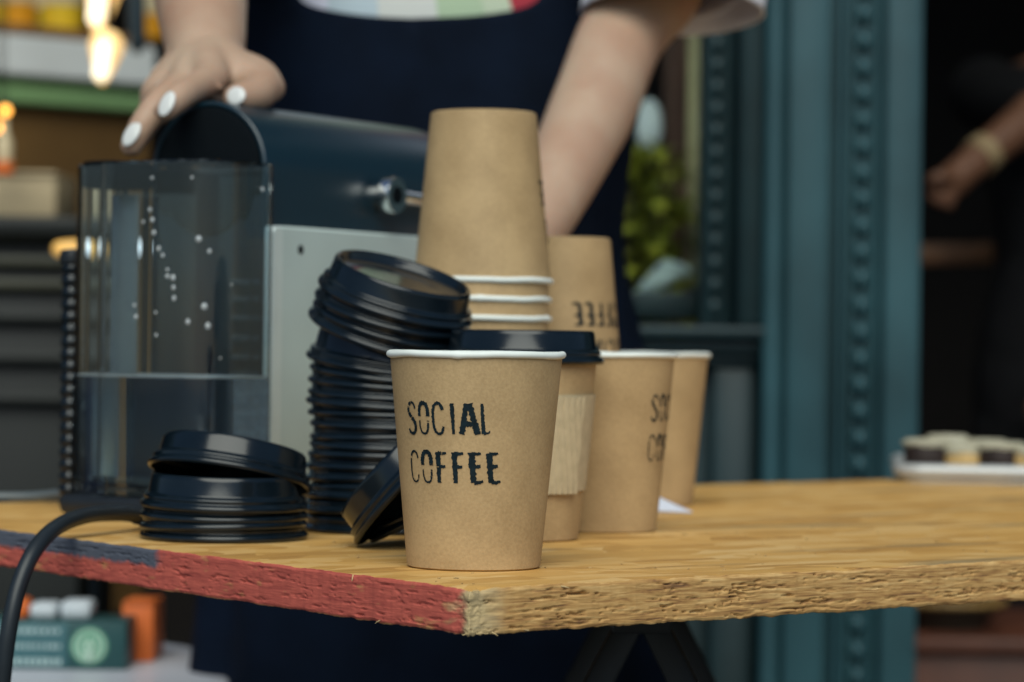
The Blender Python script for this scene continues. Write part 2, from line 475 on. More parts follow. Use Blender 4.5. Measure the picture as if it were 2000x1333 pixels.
# bottles on the back shelf
bz = ztop + .026
def bottle(px, d, z, h, r, mt, label, capm, nm='bottle', cat='bottle', group=None):
    p = P(px, 300, d)
    t = thing(nm, label, cat, (p.x, p.y, z), 0, group)
    from_bm(lathe_bm([(0, 0), (r * .96, 0), (r, .004), (r, h * .58), (r * .8, h * .68), (r * .36, h * .78), (r * .34, h * .95), (0, h * .95)], 28), 'glass_body', t, [mt], True, 50)
    from_bm(lathe_bm([(0, h * .9), (r * .42, h * .9), (r * .42, h), (0, h)], 20), 'cap', t, [capm], True, 40)
    lb = lathe_bm([(r * 1.012, h * .16), (r * 1.03, h * .16), (r * 1.03, h * .46), (r * 1.012, h * .46)], 28, close=True)
    from_bm(lb, 'paper_label', t, [mat('bottle_label', (.6, .5, .3), .7, var=.3, scale=60)], True, 40)
    return t
amber = mat('amber_glass', (.75, .33, .02), .12, var=.3, scale=15, coat=.3)
gold = mat('golden_glass', (.80, .52, .03), .12, var=.3, scale=15, coat=.3)
olive = mat('olive_glass', (.22, .20, .02), .12, var=.3, scale=15, coat=.3)
dk = M['black_plastic']
for px, d, h, r, mt, lb in ((-30, 4.1, .22, .035, gold, 'golden bottle at the outer end of the bar shelf'), (30, 4.12, .24, .030, amber, 'amber bottle next to the golden end bottle on the bar shelf'),
                            (75, 4.14, .20, .028, olive, 'olive green bottle on the bar shelf between amber bottles'), (118, 4.13, .23, .032, gold, 'broad golden bottle on the bar shelf beside the lit lamps'),
                            (292, 4.22, .23, .024, amber, 'slim amber bottle on the bar shelf by the hand')):
    bottle(px, d, bz, h, r, mt, lb, dk)
# lit glass pendants
lampm = mat('lit_lamp_glass', (.9, .7, .4), .3, var=0, emit=(1.0, .60, .20), estr=.9)
lampc = mat('lit_lamp_core', (1, .9, .7), .3, var=0, emit=(1.0, .84, .55), estr=1.7)
def pendant(px, py0, py1, d, rtop, rbot, lean, label):
    a = P(px, py0, d); c = P(px + lean, py1, d)
    t = thing('pendant_lamp', label, 'lamp', c)
    L = (a - c)
    b = bmesh.new()
    tube(b, [L * k / 8 for k in range(9)], [rbot * .5 + (rtop - rbot * .5) * (k / 8) ** .8 for k in range(9)], 20, round_ends=True)
    s = from_bm(b, 'glass_shade', t, [lampm], True, 60)
    b = bmesh.new(); tube(b, [L * .15 + Vector((0, -rtop * 1.0, 0)), L * .9 + Vector((0, -rtop * 1.0, 0))], rtop * .42, 12, round_ends=True)
    from_bm(b, 'bulb', t, [lampc], True, 60)
    b = bmesh.new(); tube(b, [L, L + Vector((.03, 0, .9))], .003, 8); from_bm(b, 'cord', t, [M['rubber']], True)
    return t
pendant(205, -40, 52, 3.7, .026, .018, -14, 'large lit glass lamp with a warm glow in front of the bottles')
pendant(208, 92, 158, 3.66, .022, .010, -8, 'small lit tapered glass lamp hanging before the pale slab')
b = bmesh.new(); tube(b, [P(266, -60, 3.6), P(268, 88, 3.6)], .011, 14, round_ends=True)
o = from_bm(b, 'hanging_tube', None, [mat('dark_tube', (.02, .035, .045), .4)], True)
tag(o, 'dark tube hanging beside the lit glass lamps', 'tube')
# small things low on the left
crate = thing('cardboard_box', 'plain beige cardboard box on the dark cabinet inside the shop', 'box', (0, 0, 0))
box('carton', fx(-60, 3.3), fx(106, 3.3), 3.3, 3.45, fz(424, 3.3, 50), fz(338, 3.3, 50), mat('beige_card', (.42, .33, .20), .7, var=.12, scale=8), crate, .004)
box('lid_flap', fx(-62, 3.3), fx(107, 3.3), 3.296, 3.454, fz(345, 3.3, 50), fz(335, 3.3, 50), MATS['beige_card'], crate, .003)
dc = thing('dark_cabinet', 'dark slatted cabinet under the beige box', 'cabinet', (0, 0, 0))
dm = mat('dark_cabinet_wood', (.003, .005, .004), .5, var=.4, scale=10)
dm2 = mat('olive_slat', (.045, .045, .028), .5, var=.3, scale=10)
zc = fz(424, 3.3, 50)
box('carcass', fx(-500, 3.3), fx(152, 3.3), 3.32, 3.62, .02, zc - .022, dm, dc, .003)
box('top', fx(-510, 3.3), fx(158, 3.3), 3.28, 3.64, zc - .0215, zc, dm, dc, .003)
for py in (452, 500, 545, 610, 690, 770):
    zz = fz(py, 3.3, 50)
    box('slat', fx(-490, 3.3), fx(146, 3.3), 3.30, 3.3195, zz - .012, zz, dm2 if py in (452, 500, 545) else dm, dc, .003)
fb = thing('spray_bottle', 'small pale bottle with an orange base in front of the beige box', 'bottle', P(8, 340, 3.25))
from_bm(lathe_bm([(0, 0), (.011, 0), (.012, .014), (0, .014)], 20), 'base', fb, [mat('orange_plastic', (.75, .16, .03), .4, var=.1)], True, 40)
from_bm(lathe_bm([(0, .0142), (.009, .0142), (.010, .035), (.004, .05), (.004, .062), (0, .062)], 20), 'glass_body', fb, [mat('pale_bottle', (.65, .52, .32), .3, var=.1)], True, 40)
fairy = mat('fairy_glow', (1, .6, .2), .3, var=0, emit=(1.0, .42, .06), estr=4.0)
for k, (px, py) in enumerate(((10, 217), (1, 249))):
    t = thing('string_light', ('round amber string light glowing above the small pale bottle', 'round amber string light glowing just under its neighbour')[k], 'light', P(px, py, 3.6))
    b = bmesh.new(); ellipsoid(b, (0, 0, 0), .006, .006, .006); from_bm(b, 'bulb', t, [fairy], True)
    b = bmesh.new(); tube(b, [(0, 0, .005), (0, 0, .012 if k else .014)], .003, 8); from_bm(b, 'socket', t, [M['rubber']], True)
    b = bmesh.new(); tube(b, [(0, 0, .012), (-.012, .01, .4)], .0012, 6); from_bm(b, 'wire', t, [M['rubber']], True)

tl = thing('tube_lamp', 'short glowing tube lamp behind the water tank', 'lamp', P(190, 486, 2.6))
a_, c_ = P(118, 487, 2.6) - tl.location, P(262, 484, 2.6) - tl.location
b = bmesh.new(); tube(b, [a_.lerp(c_, .45), c_], .0065, 14, round_ends=True); from_bm(b, 'tube', tl, [mat('tube_white', (.9, .9, .9), .3, var=0, emit=(.85, .95, 1.0), estr=.8)], True)
b = bmesh.new(); tube(b, [a_, a_.lerp(c_, .18)], [.0075, .0085], 14, round_ends=True); from_bm(b, 'amber_cap', tl, [mat('tube_amber', (.7, .4, .1), .3, var=0, emit=(1.0, .55, .15), estr=.35)], True)
b = bmesh.new(); tube(b, [a_.lerp(c_, .1), a_.lerp(c_, .9)], .004, 10); from_bm(b, 'holder', tl, [M['chrome']], True)
b = bmesh.new(); tube(b, [a_.lerp(c_, .5) + Vector((0, .004, 0)), a_.lerp(c_, .5) + Vector((0, .012, -.5)), Vector((a_.lerp(c_, .5).x, .012, -tl.location.z + .003))], .005, 10); from_bm(b, 'stand', tl, [M['cap']], True)

# ------------------------------------------------------------------ the board on trestles
C0 = T(915, 1150)
EA = math.atan2(T(2000, 1094).y - C0.y, T(2000, 1094).x - C0.x)
LX, LY, TH = 1.55, 0.64, .0192
def board_mats():
    # face of the board: pressed strands, honey coloured
    mt = bpy.data.materials.new('strand_board_face'); mt.use_nodes = True
    n, l = mt.node_tree.nodes, mt.node_tree.links; b = n['Principled BSDF']
    tc = n.new('ShaderNodeTexCoord')
    wn = n.new('ShaderNodeTexNoise'); wn.inputs['Scale'].default_value = 5; wn.inputs['Detail'].default_value = 3
    l.new(tc.outputs['Object'], wn.inputs['Vector'])
    ad = n.new('ShaderNodeVectorMath'); ad.operation = 'MULTIPLY_ADD'; ad.inputs[1].default_value = (.055, .055, 0)
    l.new(wn.outputs['Color'], ad.inputs[0]); l.new(tc.outputs['Object'], ad.inputs[2])
    def strands(rot, sx, sy):
        mp = n.new('ShaderNodeMapping'); mp.inputs['Rotation'].default_value = (0, 0, R(rot)); mp.inputs['Scale'].default_value = (sx, sy, 1)
        l.new(ad.outputs[0], mp.inputs['Vector'])
        v = n.new('ShaderNodeTexVoronoi'); v.inputs['Scale'].default_value = 1; v.inputs['Randomness'].default_value = 1
        l.new(mp.outputs[0], v.inputs['Vector'])
        f = n.new('ShaderNodeTexNoise'); f.inputs['Scale'].default_value = 3.0; f.inputs['Detail'].default_value = 6
        mp2 = n.new('ShaderNodeMapping'); mp2.inputs['Scale'].default_value = (.6, 6, 1)
        l.new(mp.outputs[0], mp2.inputs['Vector']); l.new(mp2.outputs[0], f.inputs['Vector'])
        return v, f
    v1, f1 = strands(10, 13, 62); v2, f2 = strands(-28, 15, 80)
    pick = n.new('ShaderNodeTexNoise'); pick.inputs['Scale'].default_value = 22; pick.inputs['Detail'].default_value = 1
    l.new(tc.outputs['Object'], pick.inputs['Vector'])
    gt = n.new('ShaderNodeMath'); gt.operation = 'GREATER_THAN'; gt.inputs[1].default_value = .5
    l.new(pick.outputs['Fac'], gt.inputs[0])
    def mixf(a, c):
        m_ = n.new('ShaderNodeMix'); m_.data_type = 'FLOAT'
        l.new(gt.outputs[0], m_.inputs[0]); l.new(a, m_.inputs[2]); l.new(c, m_.inputs[3]); return m_.outputs[0]
    sep1 = n.new('ShaderNodeSeparateColor'); sep2 = n.new('ShaderNodeSeparateColor')
    l.new(v1.outputs['Color'], sep1.inputs[0]); l.new(v2.outputs['Color'], sep2.inputs[0])
    cell = mixf(sep1.outputs[0], sep2.outputs[0]); fib = mixf(f1.outputs['Fac'], f2.outputs['Fac'])
    sm = n.new('ShaderNodeMath'); sm.operation = 'MULTIPLY_ADD'; sm.inputs[1].default_value = .45
    l.new(cell, sm.inputs[0])
    s2 = n.new('ShaderNodeMath'); s2.operation = 'MULTIPLY'; s2.inputs[1].default_value = .75
    l.new(fib, s2.inputs[0]); l.new(s2.outputs[0], sm.inputs[2])
    rp = n.new('ShaderNodeValToRGB'); e = rp.color_ramp.elements
    e[0].position = .24; e[0].color = (.24, .105, .030, 1)
    e[1].position = .90; e[1].color = (.76, .50, .21, 1)
    x = e.new(.40); x.color = (.54, .280, .070, 1)
    x = e.new(.64); x.color = (.68, .385, .110, 1)
    l.new(sm.outputs[0], rp.inputs['Fac'])
    # grey stains
    st_ = n.new('ShaderNodeTexNoise'); st_.inputs['Scale'].default_value = 7; st_.inputs['Detail'].default_value = 5
    mp3 = n.new('ShaderNodeMapping'); mp3.inputs['Scale'].default_value = (.7, 3.0, 1); mp3.inputs['Rotation'].default_value = (0, 0, R(-15))
    l.new(tc.outputs['Object'], mp3.inputs['Vector']); l.new(mp3.outputs[0], st_.inputs['Vector'])
    sr = n.new('ShaderNodeMapRange'); sr.inputs['From Min'].default_value = .57; sr.inputs['From Max'].default_value = .70; sr.inputs['To Max'].default_value = .60
    l.new(st_.outputs['Fac'], sr.inputs['Value'])
    mx = n.new('ShaderNodeMix'); mx.data_type = 'RGBA'; mx.inputs[7].default_value = (.17, .15, .10, 1)
    l.new(sr.outputs[0], mx.inputs[0]); l.new(rp.outputs[0], mx.inputs[6])
    l.new(mx.outputs[2], b.inputs['Base Color'])
    b.inputs['Roughness'].default_value = .48
    bp = n.new('ShaderNodeBump'); bp.inputs['Strength'].default_value = .25; bp.inputs['Distance'].default_value = .001
    l.new(sm.outputs[0], bp.inputs['Height']); l.new(bp.outputs[0], b.inputs['Normal'])
    # edge of the board: raw strands, one end painted red with a slate band
    me_ = bpy.data.materials.new('strand_board_edge'); me_.use_nodes = True
    n, l = me_.node_tree.nodes, me_.node_tree.links; b = n['Principled BSDF']
    tc = n.new('ShaderNodeTexCoord')
    mp = n.new('ShaderNodeMapping'); mp.inputs['Scale'].default_value = (48, 48, 640)
    l.new(tc.outputs['Object'], mp.inputs['Vector'])
    f = n.new('ShaderNodeTexNoise'); f.inputs['Scale'].default_value = 1; f.inputs['Detail'].default_value = 6; f.inputs['Distortion'].default_value = 1.1
    l.new(mp.outputs[0], f.inputs['Vector'])
    rp = n.new('ShaderNodeValToRGB'); e = rp.color_ramp.elements
    e[0].position = .28; e[0].color = (.13, .06, .026, 1)
    e[1].position = .76; e[1].color = (.70, .455, .19, 1)
    x = e.new(.38); x.color = (.34, .170, .055, 1)
    x = e.new(.52); x.color = (.49, .275, .092, 1)
    l.new(f.outputs['Fac'], rp.inputs['Fac'])
    sx = n.new('ShaderNodeSeparateXYZ'); l.new(tc.outputs['Object'], sx.inputs[0])
    jn = n.new('ShaderNodeTexNoise'); jn.inputs['Scale'].default_value = 160; jn.inputs['Detail'].default_value = 4
    l.new(tc.outputs['Object'], jn.inputs['Vector'])
    def smooth(val, a, c, jit, inv=False):
        ma = n.new('ShaderNodeMath'); ma.operation = 'MULTIPLY_ADD'; ma.inputs[1].default_value = jit
        l.new(jn.outputs['Fac'], ma.inputs[0]); l.new(val, ma.inputs[2])
        mr = n.new('ShaderNodeMapRange'); mr.interpolation_type = 'SMOOTHSTEP'
        mr.inputs['From Min'].default_value = a + jit / 2; mr.inputs['From Max'].default_value = c + jit / 2
        if inv: mr.inputs['To Min'].default_value = 1; mr.inputs['To Max'].default_value = 0
        l.new(ma.outputs[0], mr.inputs['Value']); return mr.outputs[0]
    def mul(a, c):
        m_ = n.new('ShaderNodeMath'); m_.operation = 'MULTIPLY'; l.new(a, m_.inputs[0]); l.new(c, m_.inputs[1]); return m_.outputs[0]
    on_end = smooth(sx.outputs[0], .004, .006, .004, True)          # the end face, local x close to 0
    from_corner = smooth(sx.outputs[1], .003, .009, .008)
    redm = mul(on_end, from_corner)
    lowz = smooth(sx.outputs[2], -.0200, -.0185, .0016)
    redm = mul(redm, lowz)
    wn = n.new('ShaderNodeTexNoise'); wn.inputs['Scale'].default_value = 45; wn.inputs['Detail'].default_value = 7
    mpw = n.new('ShaderNodeMapping'); mpw.inputs['Scale'].default_value = (1, 1, 3.5)
    l.new(tc.outputs['Object'], mpw.inputs['Vector']); l.new(mpw.outputs[0], wn.inputs['Vector'])
    wr = n.new('ShaderNodeMapRange'); wr.inputs['From Min'].default_value = .60; wr.inputs['From Max'].default_value = .70; wr.inputs['To Min'].default_value = 1; wr.inputs['To Max'].default_value = .35
    l.new(wn.outputs['Fac'], wr.inputs['Value']); redm = mul(redm, wr.outputs[0])
    # pale bare wood right at the corner
    rad = n.new('ShaderNodeVectorMath'); rad.operation = 'LENGTH'
    cm = n.new('ShaderNodeCombineXYZ'); l.new(sx.outputs[0], cm.inputs[0]); l.new(sx.outputs[1], cm.inputs[1])
    l.new(cm.outputs[0], rad.inputs[0])
    pale = smooth(rad.outputs['Value'], .006, .024, .012, True)
    pm = n.new('ShaderNodeMix'); pm.data_type = 'RGBA'; pm.inputs[7].default_value = (.50, .43, .25, 1)
    p5 = n.new('ShaderNodeMath'); p5.operation = 'MULTIPLY'; p5.inputs[1].default_value = .6; l.new(pale, p5.inputs[0])
    l.new(p5.outputs[0], pm.inputs[0]); l.new(rp.outputs[0], pm.inputs[6])
    rr = n.new('ShaderNodeValToRGB'); rr.color_ramp.elements[0].position = .28; rr.color_ramp.elements[0].color = (.34, .058, .044, 1)
    rr.color_ramp.elements[1].position = .6; rr.color_ramp.elements[1].color = (.53, .108, .074, 1)
    l.new(f.outputs['Fac'], rr.inputs['Fac'])
    m1 = n.new('ShaderNodeMix'); m1.data_type = 'RGBA'
    l.new(redm, m1.inputs[0]); l.new(pm.outputs[2], m1.inputs[6]); l.new(rr.outputs[0], m1.inputs[7])
    sl1 = smooth(sx.outputs[1], .244, .254, .016); sl2 = smooth(sx.outputs[2], -.0096, -.0070, .0045)
    sl_ = mul(mul(sl1, sl2), on_end)
    m2 = n.new('ShaderNodeMix'); m2.data_type = 'RGBA'; m2.inputs[7].default_value = (.085, .095, .125, 1)
    l.new(sl_, m2.inputs[0]); l.new(m1.outputs[2], m2.inputs[6])
    l.new(m2.outputs[2], b.inputs['Base Color'])
    b.inputs['Roughness'].default_value = .72
    bp = n.new('ShaderNodeBump'); bp.inputs['Strength'].default_value = .35; bp.inputs['Distance'].default_value = .0005
    l.new(f.outputs['Fac'], bp.inputs['Height']); l.new(bp.outputs[0], b.inputs['Normal'])
    return mt, me_
MT, ME = board_mats()

def build_board():
    IN = .010
    per = []
    def run(a, c, n, pw=1.0):
        for k in range(n):
            t = (k / n) ** pw
            per.append((a[0] + (c[0] - a[0]) * t, a[1] + (c[1] - a[1]) * t))
    run((0, 0), (.75, 0), 1700); run((.75, 0), (LX, 0), 200)
    run((LX, 0), (LX, LY), 30); run((LX, LY), (0, LY), 160)
    run((0, LY), (0, .40), 100); run((0, .40), (0, 0), 760)
    NZ = 36
    bm = bmesh.new(); rows = []
    for (x, y) in per:
        q = Vector((min(max(x, IN), LX - IN), min(max(y, IN), LY - IN), 0))
        p = Vector((x, y, 0)); dn = (q - p).normalized()
        s = x if y == 0 else (-y if x == 0 else x + y + 3)
        corner = math.exp(-(x * x + y * y) / (.014 ** 2))
        painted = x == 0 and y > .006
        wander = fbm(s * 9, 3.1) * .0006 + fbm(s * 90, 7.7) * .00035
        row = [bm.verts.new((q.x, q.y, 0))]
        tz = -abs(fbm(s * 70, 1.3)) * .0007 - max(0, fbm(s * 26, 9.2) - .45) * .004 - corner * .0010 * (1 + fbm(s * 160, 2))
        bz_ = -TH - fbm(s * 120, 5.5) * .0007 - corner * .0016 * fbm(s * 300, 4)
        for k in range(NZ + 1):
            t = k / NZ; z = tz + (bz_ - tz) * t
            edge = min(t, 1 - t)
            lay = fbm(s * 34, t * 15 + .8 * fbm(s * 18, 4.4), 2.0, 4)                       # lying strands
            fine = fbm(s * 260, t * 34, 4.0, 3)
            q_ = t * 8 + .9 * fbm(s * 16, 8.8); slit = max(0, .085 - abs(fbm(s * 20, q_, 11.0, 3))) * max(0, fbm(s * 30, t * 5, 15.0, 2) + .15); gap = max(0, fbm(s * 60, t * 15, 21.0, 3) - .48)
            dep = .00009 * lay + .00008 * fine + min(.0022, gap * .006 + slit * .042) * (1 if edge > .06 else .25)
            if painted: dep = .00004 * lay + .00005 * fine + min(.0014, gap * .004 + slit * .022) * (1 if edge > .06 else .2)
            if edge < .05: dep += .0005
            dep += corner * (.0018 + .0010 * fbm(s * 110, t * 4, 6)) + wander + .0006
            v = p + dn * dep; row.append(bm.verts.new((v.x, v.y, z)))
        row.append(bm.verts.new((q.x, q.y, -TH)))
        rows.append(row)
    n = len(rows)
    for i in range(n):
        A, B = rows[i], rows[(i + 1) % n]
        for k in range(len(A) - 1):
            vs_ = [A[k], A[k + 1], B[k + 1], B[k]]
            if (vs_[0].co - vs_[3].co).length < 1e-7: vs_ = vs_[:3]
            try: f = bm.faces.new(vs_)
            except ValueError: continue
            f.material_index = 0 if k == 0 else 1
            f.smooth = k != 0
    bmesh.ops.remove_doubles(bm, verts=[r[0] for r in rows] + [r[-1] for r in rows], dist=1e-7)
    for z in (0, -TH):
        c = [bm.verts.new((x, y, z)) for x, y in ((IN, IN), (LX - IN, IN), (LX - IN, LY - IN), (IN, LY - IN))]
        f = bm.faces.new(c); f.material_index = 0 if z == 0 else 1
    me = bpy.data.meshes.new('board'); 
    bmesh.ops.recalc_face_normals(bm, faces=bm.faces)
    bm.to_mesh(me); bm.free()
    return me
tbl = thing('table_board', 'rough strand board table top with a red painted end and raw front edge', 'table top', (C0.x, C0.y, H), EA)
brd = link(build_board(), 'board', tbl, [MT, ME], smooth=False)
# loose splinters along the raw lower corner
rnd = random.Random(4)
spm = mat('splinter_wood', (.55, .40, .20), .8, var=.2, scale=200)
for k in range(9):
    s = rnd.choice([rnd.uniform(.0, .015), rnd.uniform(0, .3)])
    onx = rnd.random() < .75
    base = Vector((s, .0006, 0)) if onx else Vector((.0006, s * .4, 0))
    base.z = rnd.choice((-TH + .0006, -TH + .0003, -.0012))
    dv = Vector((rnd.uniform(-1, 1), -rnd.uniform(.1, .5), rnd.uniform(-.4, .15))) if onx else Vector((-rnd.uniform(.1, .5), rnd.uniform(-1, 1), rnd.uniform(-.4, .15)))
    L = rnd.uniform(.0012, .0032)
    b = bmesh.new(); tube(b, [base - dv.normalized() * .001, base + dv.normalized() * L * .5, base + dv.normalized() * L + Vector((0, 0, rnd.uniform(-.0006, .0006)))], [.00032, .00026, .00008], 5)
    from_bm(b, 'splinter', tbl, [spm])
tbl_mw = Matrix.Translation((C0.x, C0.y, H)) @ Matrix.Rotation(EA, 4, 'Z')
def trestle(loc, rz, label):
    t = thing('trestle', label, 'trestle', loc, rz)
    hb = H - TH - .002
    mt = mat('black_steel', (.010, .012, .014), .45, var=.2, scale=40)
    from_bm(beam_bm((0, -.17, hb - .012), (0, .17, hb - .012), .03, .024, .002), 'top_rail', t, [mt], True, 40)
    for sy in (-.15, .15):
        for sx_ in (-1, 1):
            from_bm(beam_bm((sx_ * .006, sy, hb - .02), (sx_ * .44, sy * 1.02, .004), .017, .014, .002), 'leg', t, [mt], True, 40)
        from_bm(beam_bm((-.215, sy * 1.01, .45), (.215, sy * 1.01, .45), .014, .010, .001), 'stretcher', t, [mt], True, 40)
    return t
_tp = onz(1255, 1.60)
trestle((_tp.x, _tp.y, 0), R(-2.6), 'black steel trestle under the raw front edge of the board')
trestle(tbl_mw @ Vector((1.28, .34, -H)), EA, 'black steel trestle under the far end of the board')

# wood crumbs and grit lying on the board
b = bmesh.new(); rc = random.Random(9)
for k in range(120):
    px = rc.uniform(620, 1990); d = rc.uniform(1.17, 1.75)
    lc = tbl_mw.inverted() @ onz(px, d)
    if not (.004 < lc.x < 1.2 and .004 < lc.y < LY - .02): continue
    sz = rc.uniform(.0003, .0011)
    mx = Matrix.Translation((lc.x, lc.y, sz * .25)) @ Matrix.Rotation(rc.uniform(0, 6.3), 4, 'Z') @ Matrix.Diagonal((sz * rc.uniform(1, 2.4), sz * .6, sz * .5, 1))
    bmesh.ops.create_icosphere(b, subdivisions=1, radius=1, matrix=mx)
cr = from_bm(b, 'wood_crumbs', None, [mat('crumb', (.40, .26, .11), .9, var=.5, scale=90)])
cr.matrix_world = tbl_mw
kind(tag(cr, 'fine wood crumbs and grit scattered over the board', 'crumbs'), 'stuff')

# ------------------------------------------------------------------ paper cups
RB, RT, HC = .0298, .0386, .0945          # base and top radius of the wall, height
def wall_r(z): return RB + (RT - RB) * z / HC
def cup_meshes():
    t = .0005
    prof = [(0, .006), (RB - .0035, .006), (RB - .003, .0004), (RB - .0012, .0), (RB, .0008)]
    mi = [0, 0, 0, 0]
    for k in range(1, 9):
        z = HC * k / 8; prof.append((wall_r(z), z)); mi.append(0)
    prof += [(RT - t, HC), (wall_r(.009) - t, .009), (0, .009)]; mi += [1, 1, 1]
    def wob(r, z, a):
        k = min(1, z / .05)
        return r * (1 + k * (.0022 * math.cos(2 * a + .7) + .0011 * math.cos(3 * a + 2))), z
    bm = lathe_bm(prof, 128, mi, wob)
    # overlapped paper seam at the back
    me = bpy.data.meshes.new('cup_wall'); bmesh.ops.recalc_face_normals(bm, faces=bm.faces); bm.to_mesh(me); bm.free()
    me.materials.append(kraft()); me.materials.append(M['white_paper'])
    for p in me.polygons: p.use_smooth = True
    me.set_sharp_from_angle(angle=R(50))
    # rolled rim
    rm, rz = .0017, HC + .0004
    pr = [(RT + rm * math.cos(2 * math.pi * k / 14), rz + rm * .95 * math.sin(2 * math.pi * k / 14)) for k in range(14)]
    def wob2(r, z, a):
        bumpy = .00016 * math.sin(5 * a + 1) + .00022 * fbm(3 * math.cos(a), 3 * math.sin(a), 1.7, 3)
        d_ = (a - 1.9 + math.pi) % (2 * math.pi) - math.pi
        seam = .0005 * math.exp(-(d_ / .045) ** 2)
        r2, _ = wob(r, HC, a)
        return r2 + (r - RT) * seam / .0017, z + bumpy + (z - rz) * seam / .0017 * .8
    bm = lathe_bm(pr, 128, None, wob2, close=True)
    mr = bpy.data.meshes.new('cup_rim'); bmesh.ops.recalc_face_normals(bm, faces=bm.faces); bm.to_mesh(mr); bm.free()
    mr.materials.append(M['white_paper'])
    for p in mr.polygons: p.use_smooth = True
    return me, mr
CUPW, CUPR = cup_meshes()

# stencil lettering, drawn stroke by stroke in a box 1 wide and 1 high: (points, widths)
GLY = {
 'S': [([(.93, .80), (.80, .95), (.50, 1.0), (.22, .93), (.12, .78), (.20, .64), (.50, .53)], (.5, .9)), ([(.52, .50), (.80, .38), (.92, .22), (.84, .06), (.55, -.01), (.25, .03), (.10, .14)], (1.0, .55))],
 'O': [([(.08, .56), (.08, .75), (.20, .93), (.5, 1.0), (.80, .93), (.92, .75), (.92, .56)], (1.0, 1.35)), ([(.08, .42), (.10, .22), (.24, .05), (.5, 0.0), (.76, .05), (.90, .22), (.92, .42)], (.55, .8))],
 'C': [([(.95, .78), (.84, .93), (.55, 1.0), (.24, .92), (.10, .70), (.08, .45), (.14, .20), (.32, .04), (.60, 0.0), (.85, .08), (.95, .24)], (.75, .55))],
 'I': [([(.5, 1.0), (.5, .5), (.48, .0)], (1.3, .8))],
 'A': [([(.02, .0), (.22, .45), (.42, 1.0)], (1.8, 1.7)), ([(.98, .0), (.80, .45), (.58, 1.0)], (2.2, 1.9)), ([(.25, .33), (.78, .33)], (1.9, 1.5))],
 'L': [([(.25, 1.0), (.22, .5), (.22, .02)], (.9, 1.2)), ([(.2, .03), (.6, .04), (.85, .10)], (.8, .4))],
 'F': [([(.2, 1.0), (.2, .5), (.18, .0)], (1.7, 1.2)), ([(.22, .96), (.6, .96), (.95, .97)], (1.3, .6)), ([(.25, .53), (.55, .53), (.8, .53)], (1.2, .7))],
 'E': [([(.22, 1.0), (.2, .5), (.2, .02)], (1.9, 1.5)), ([(.22, .96), (.6, .96), (.95, .98)], (1.2, .6)), ([(.25, .55), (.55, .55), (.85, .56)], (1.3, .8)), ([(.22, .03), (.6, .03), (.97, .07)], (1.3, .6))],
}
def lettering_mesh():
    bm = bmesh.new(); mm = .001
    sd = 0
    for word, z0, u0, pitch, hgt in (('SOCIAL', .0602, 0.0, 7.35, 13.4), ('COFFEE', .0388, -.2, 7.65, 13.4)):
        for i, ch in enumerate(word):
            wid = {'I': 2.6, 'A': 7.4, 'L': 4.6}.get(ch, 5.5)
            off = u0 + i * pitch - ((1.6 if i == 4 else .2) if i > 3 and word == 'SOCIAL' else 0)
            if ch == 'I': off += 1.1
            lv = random.Random(31 * i + len(word) * 7 + (5 if word == 'COFFEE' else 0))
            heavy = lv.uniform(1.18, 1.34) * (1.25 if ch in 'SC' else .92 if ch == 'A' else 1)
            if word == 'COFFEE' and i == 0: heavy = 1.15
            if word == 'COFFEE' and i == 1: heavy = 1.05
            for pts, (wa, wb) in GLY[ch]:
                if ch == 'O' and word == 'COFFEE' and pts[0][1] > .5: wa, wb = 1.6, 1.6
                path = smooth_path([Vector((p[0] * wid + off, p[1] * hgt, 0)) for p in pts], 14)
                sd += 1
                prev = None
                acc = 0
                for j, p in enumerate(path):
                    t_ = (path[min(j + 1, len(path) - 1)] - path[max(j - 1, 0)]).normalized()
                    nn = Vector((-t_.y, t_.x, 0))
                    fr = j / (len(path) - 1)
                    w_ = (wa + (wb - wa) * fr) * heavy * .58
                    wl = w_ * (1 + .48 * fbm(p.x * 1.6, p.y * 1.4, sd, 3)) + .16 * fbm(p.x * 5, p.y * 5, sd + 50, 2)
                    wr = w_ * (1 + .48 * fbm(p.x * 1.6, p.y * 1.4, sd + 9, 3)) + .16 * fbm(p.x * 5, p.y * 5, sd + 70, 2)
                    gone = fbm(p.x * .9, p.y * .9, sd * 3.3, 3) > .58
                    cols = []
                    for q in (p + nn * max(wl, .08), p, p - nn * max(wr, .08)):
                        z = z0 + q.y * mm
                        r_ = wall_r(z) * 1.0035 + .00016
                        a = -math.pi / 2 + q.x * mm / wall_r(z)
                        cols.append(bm.verts.new((r_ * math.cos(a), r_ * math.sin(a), z)))
                    if prev and not gone:
                        bm.faces.new((prev[0], prev[1], cols[1], cols[0])); bm.faces.new((prev[1], prev[2], cols[2], cols[1]))
                    prev = cols
    loose = [v for v in bm.verts if not v.link_faces]
    bmesh.ops.delete(bm, geom=loose, context='VERTS')
    me = bpy.data.meshes.new('lettering'); bm.to_mesh(me); bm.free()
    me.materials.append(M['ink'])
    return me
LETT = lettering_mesh()

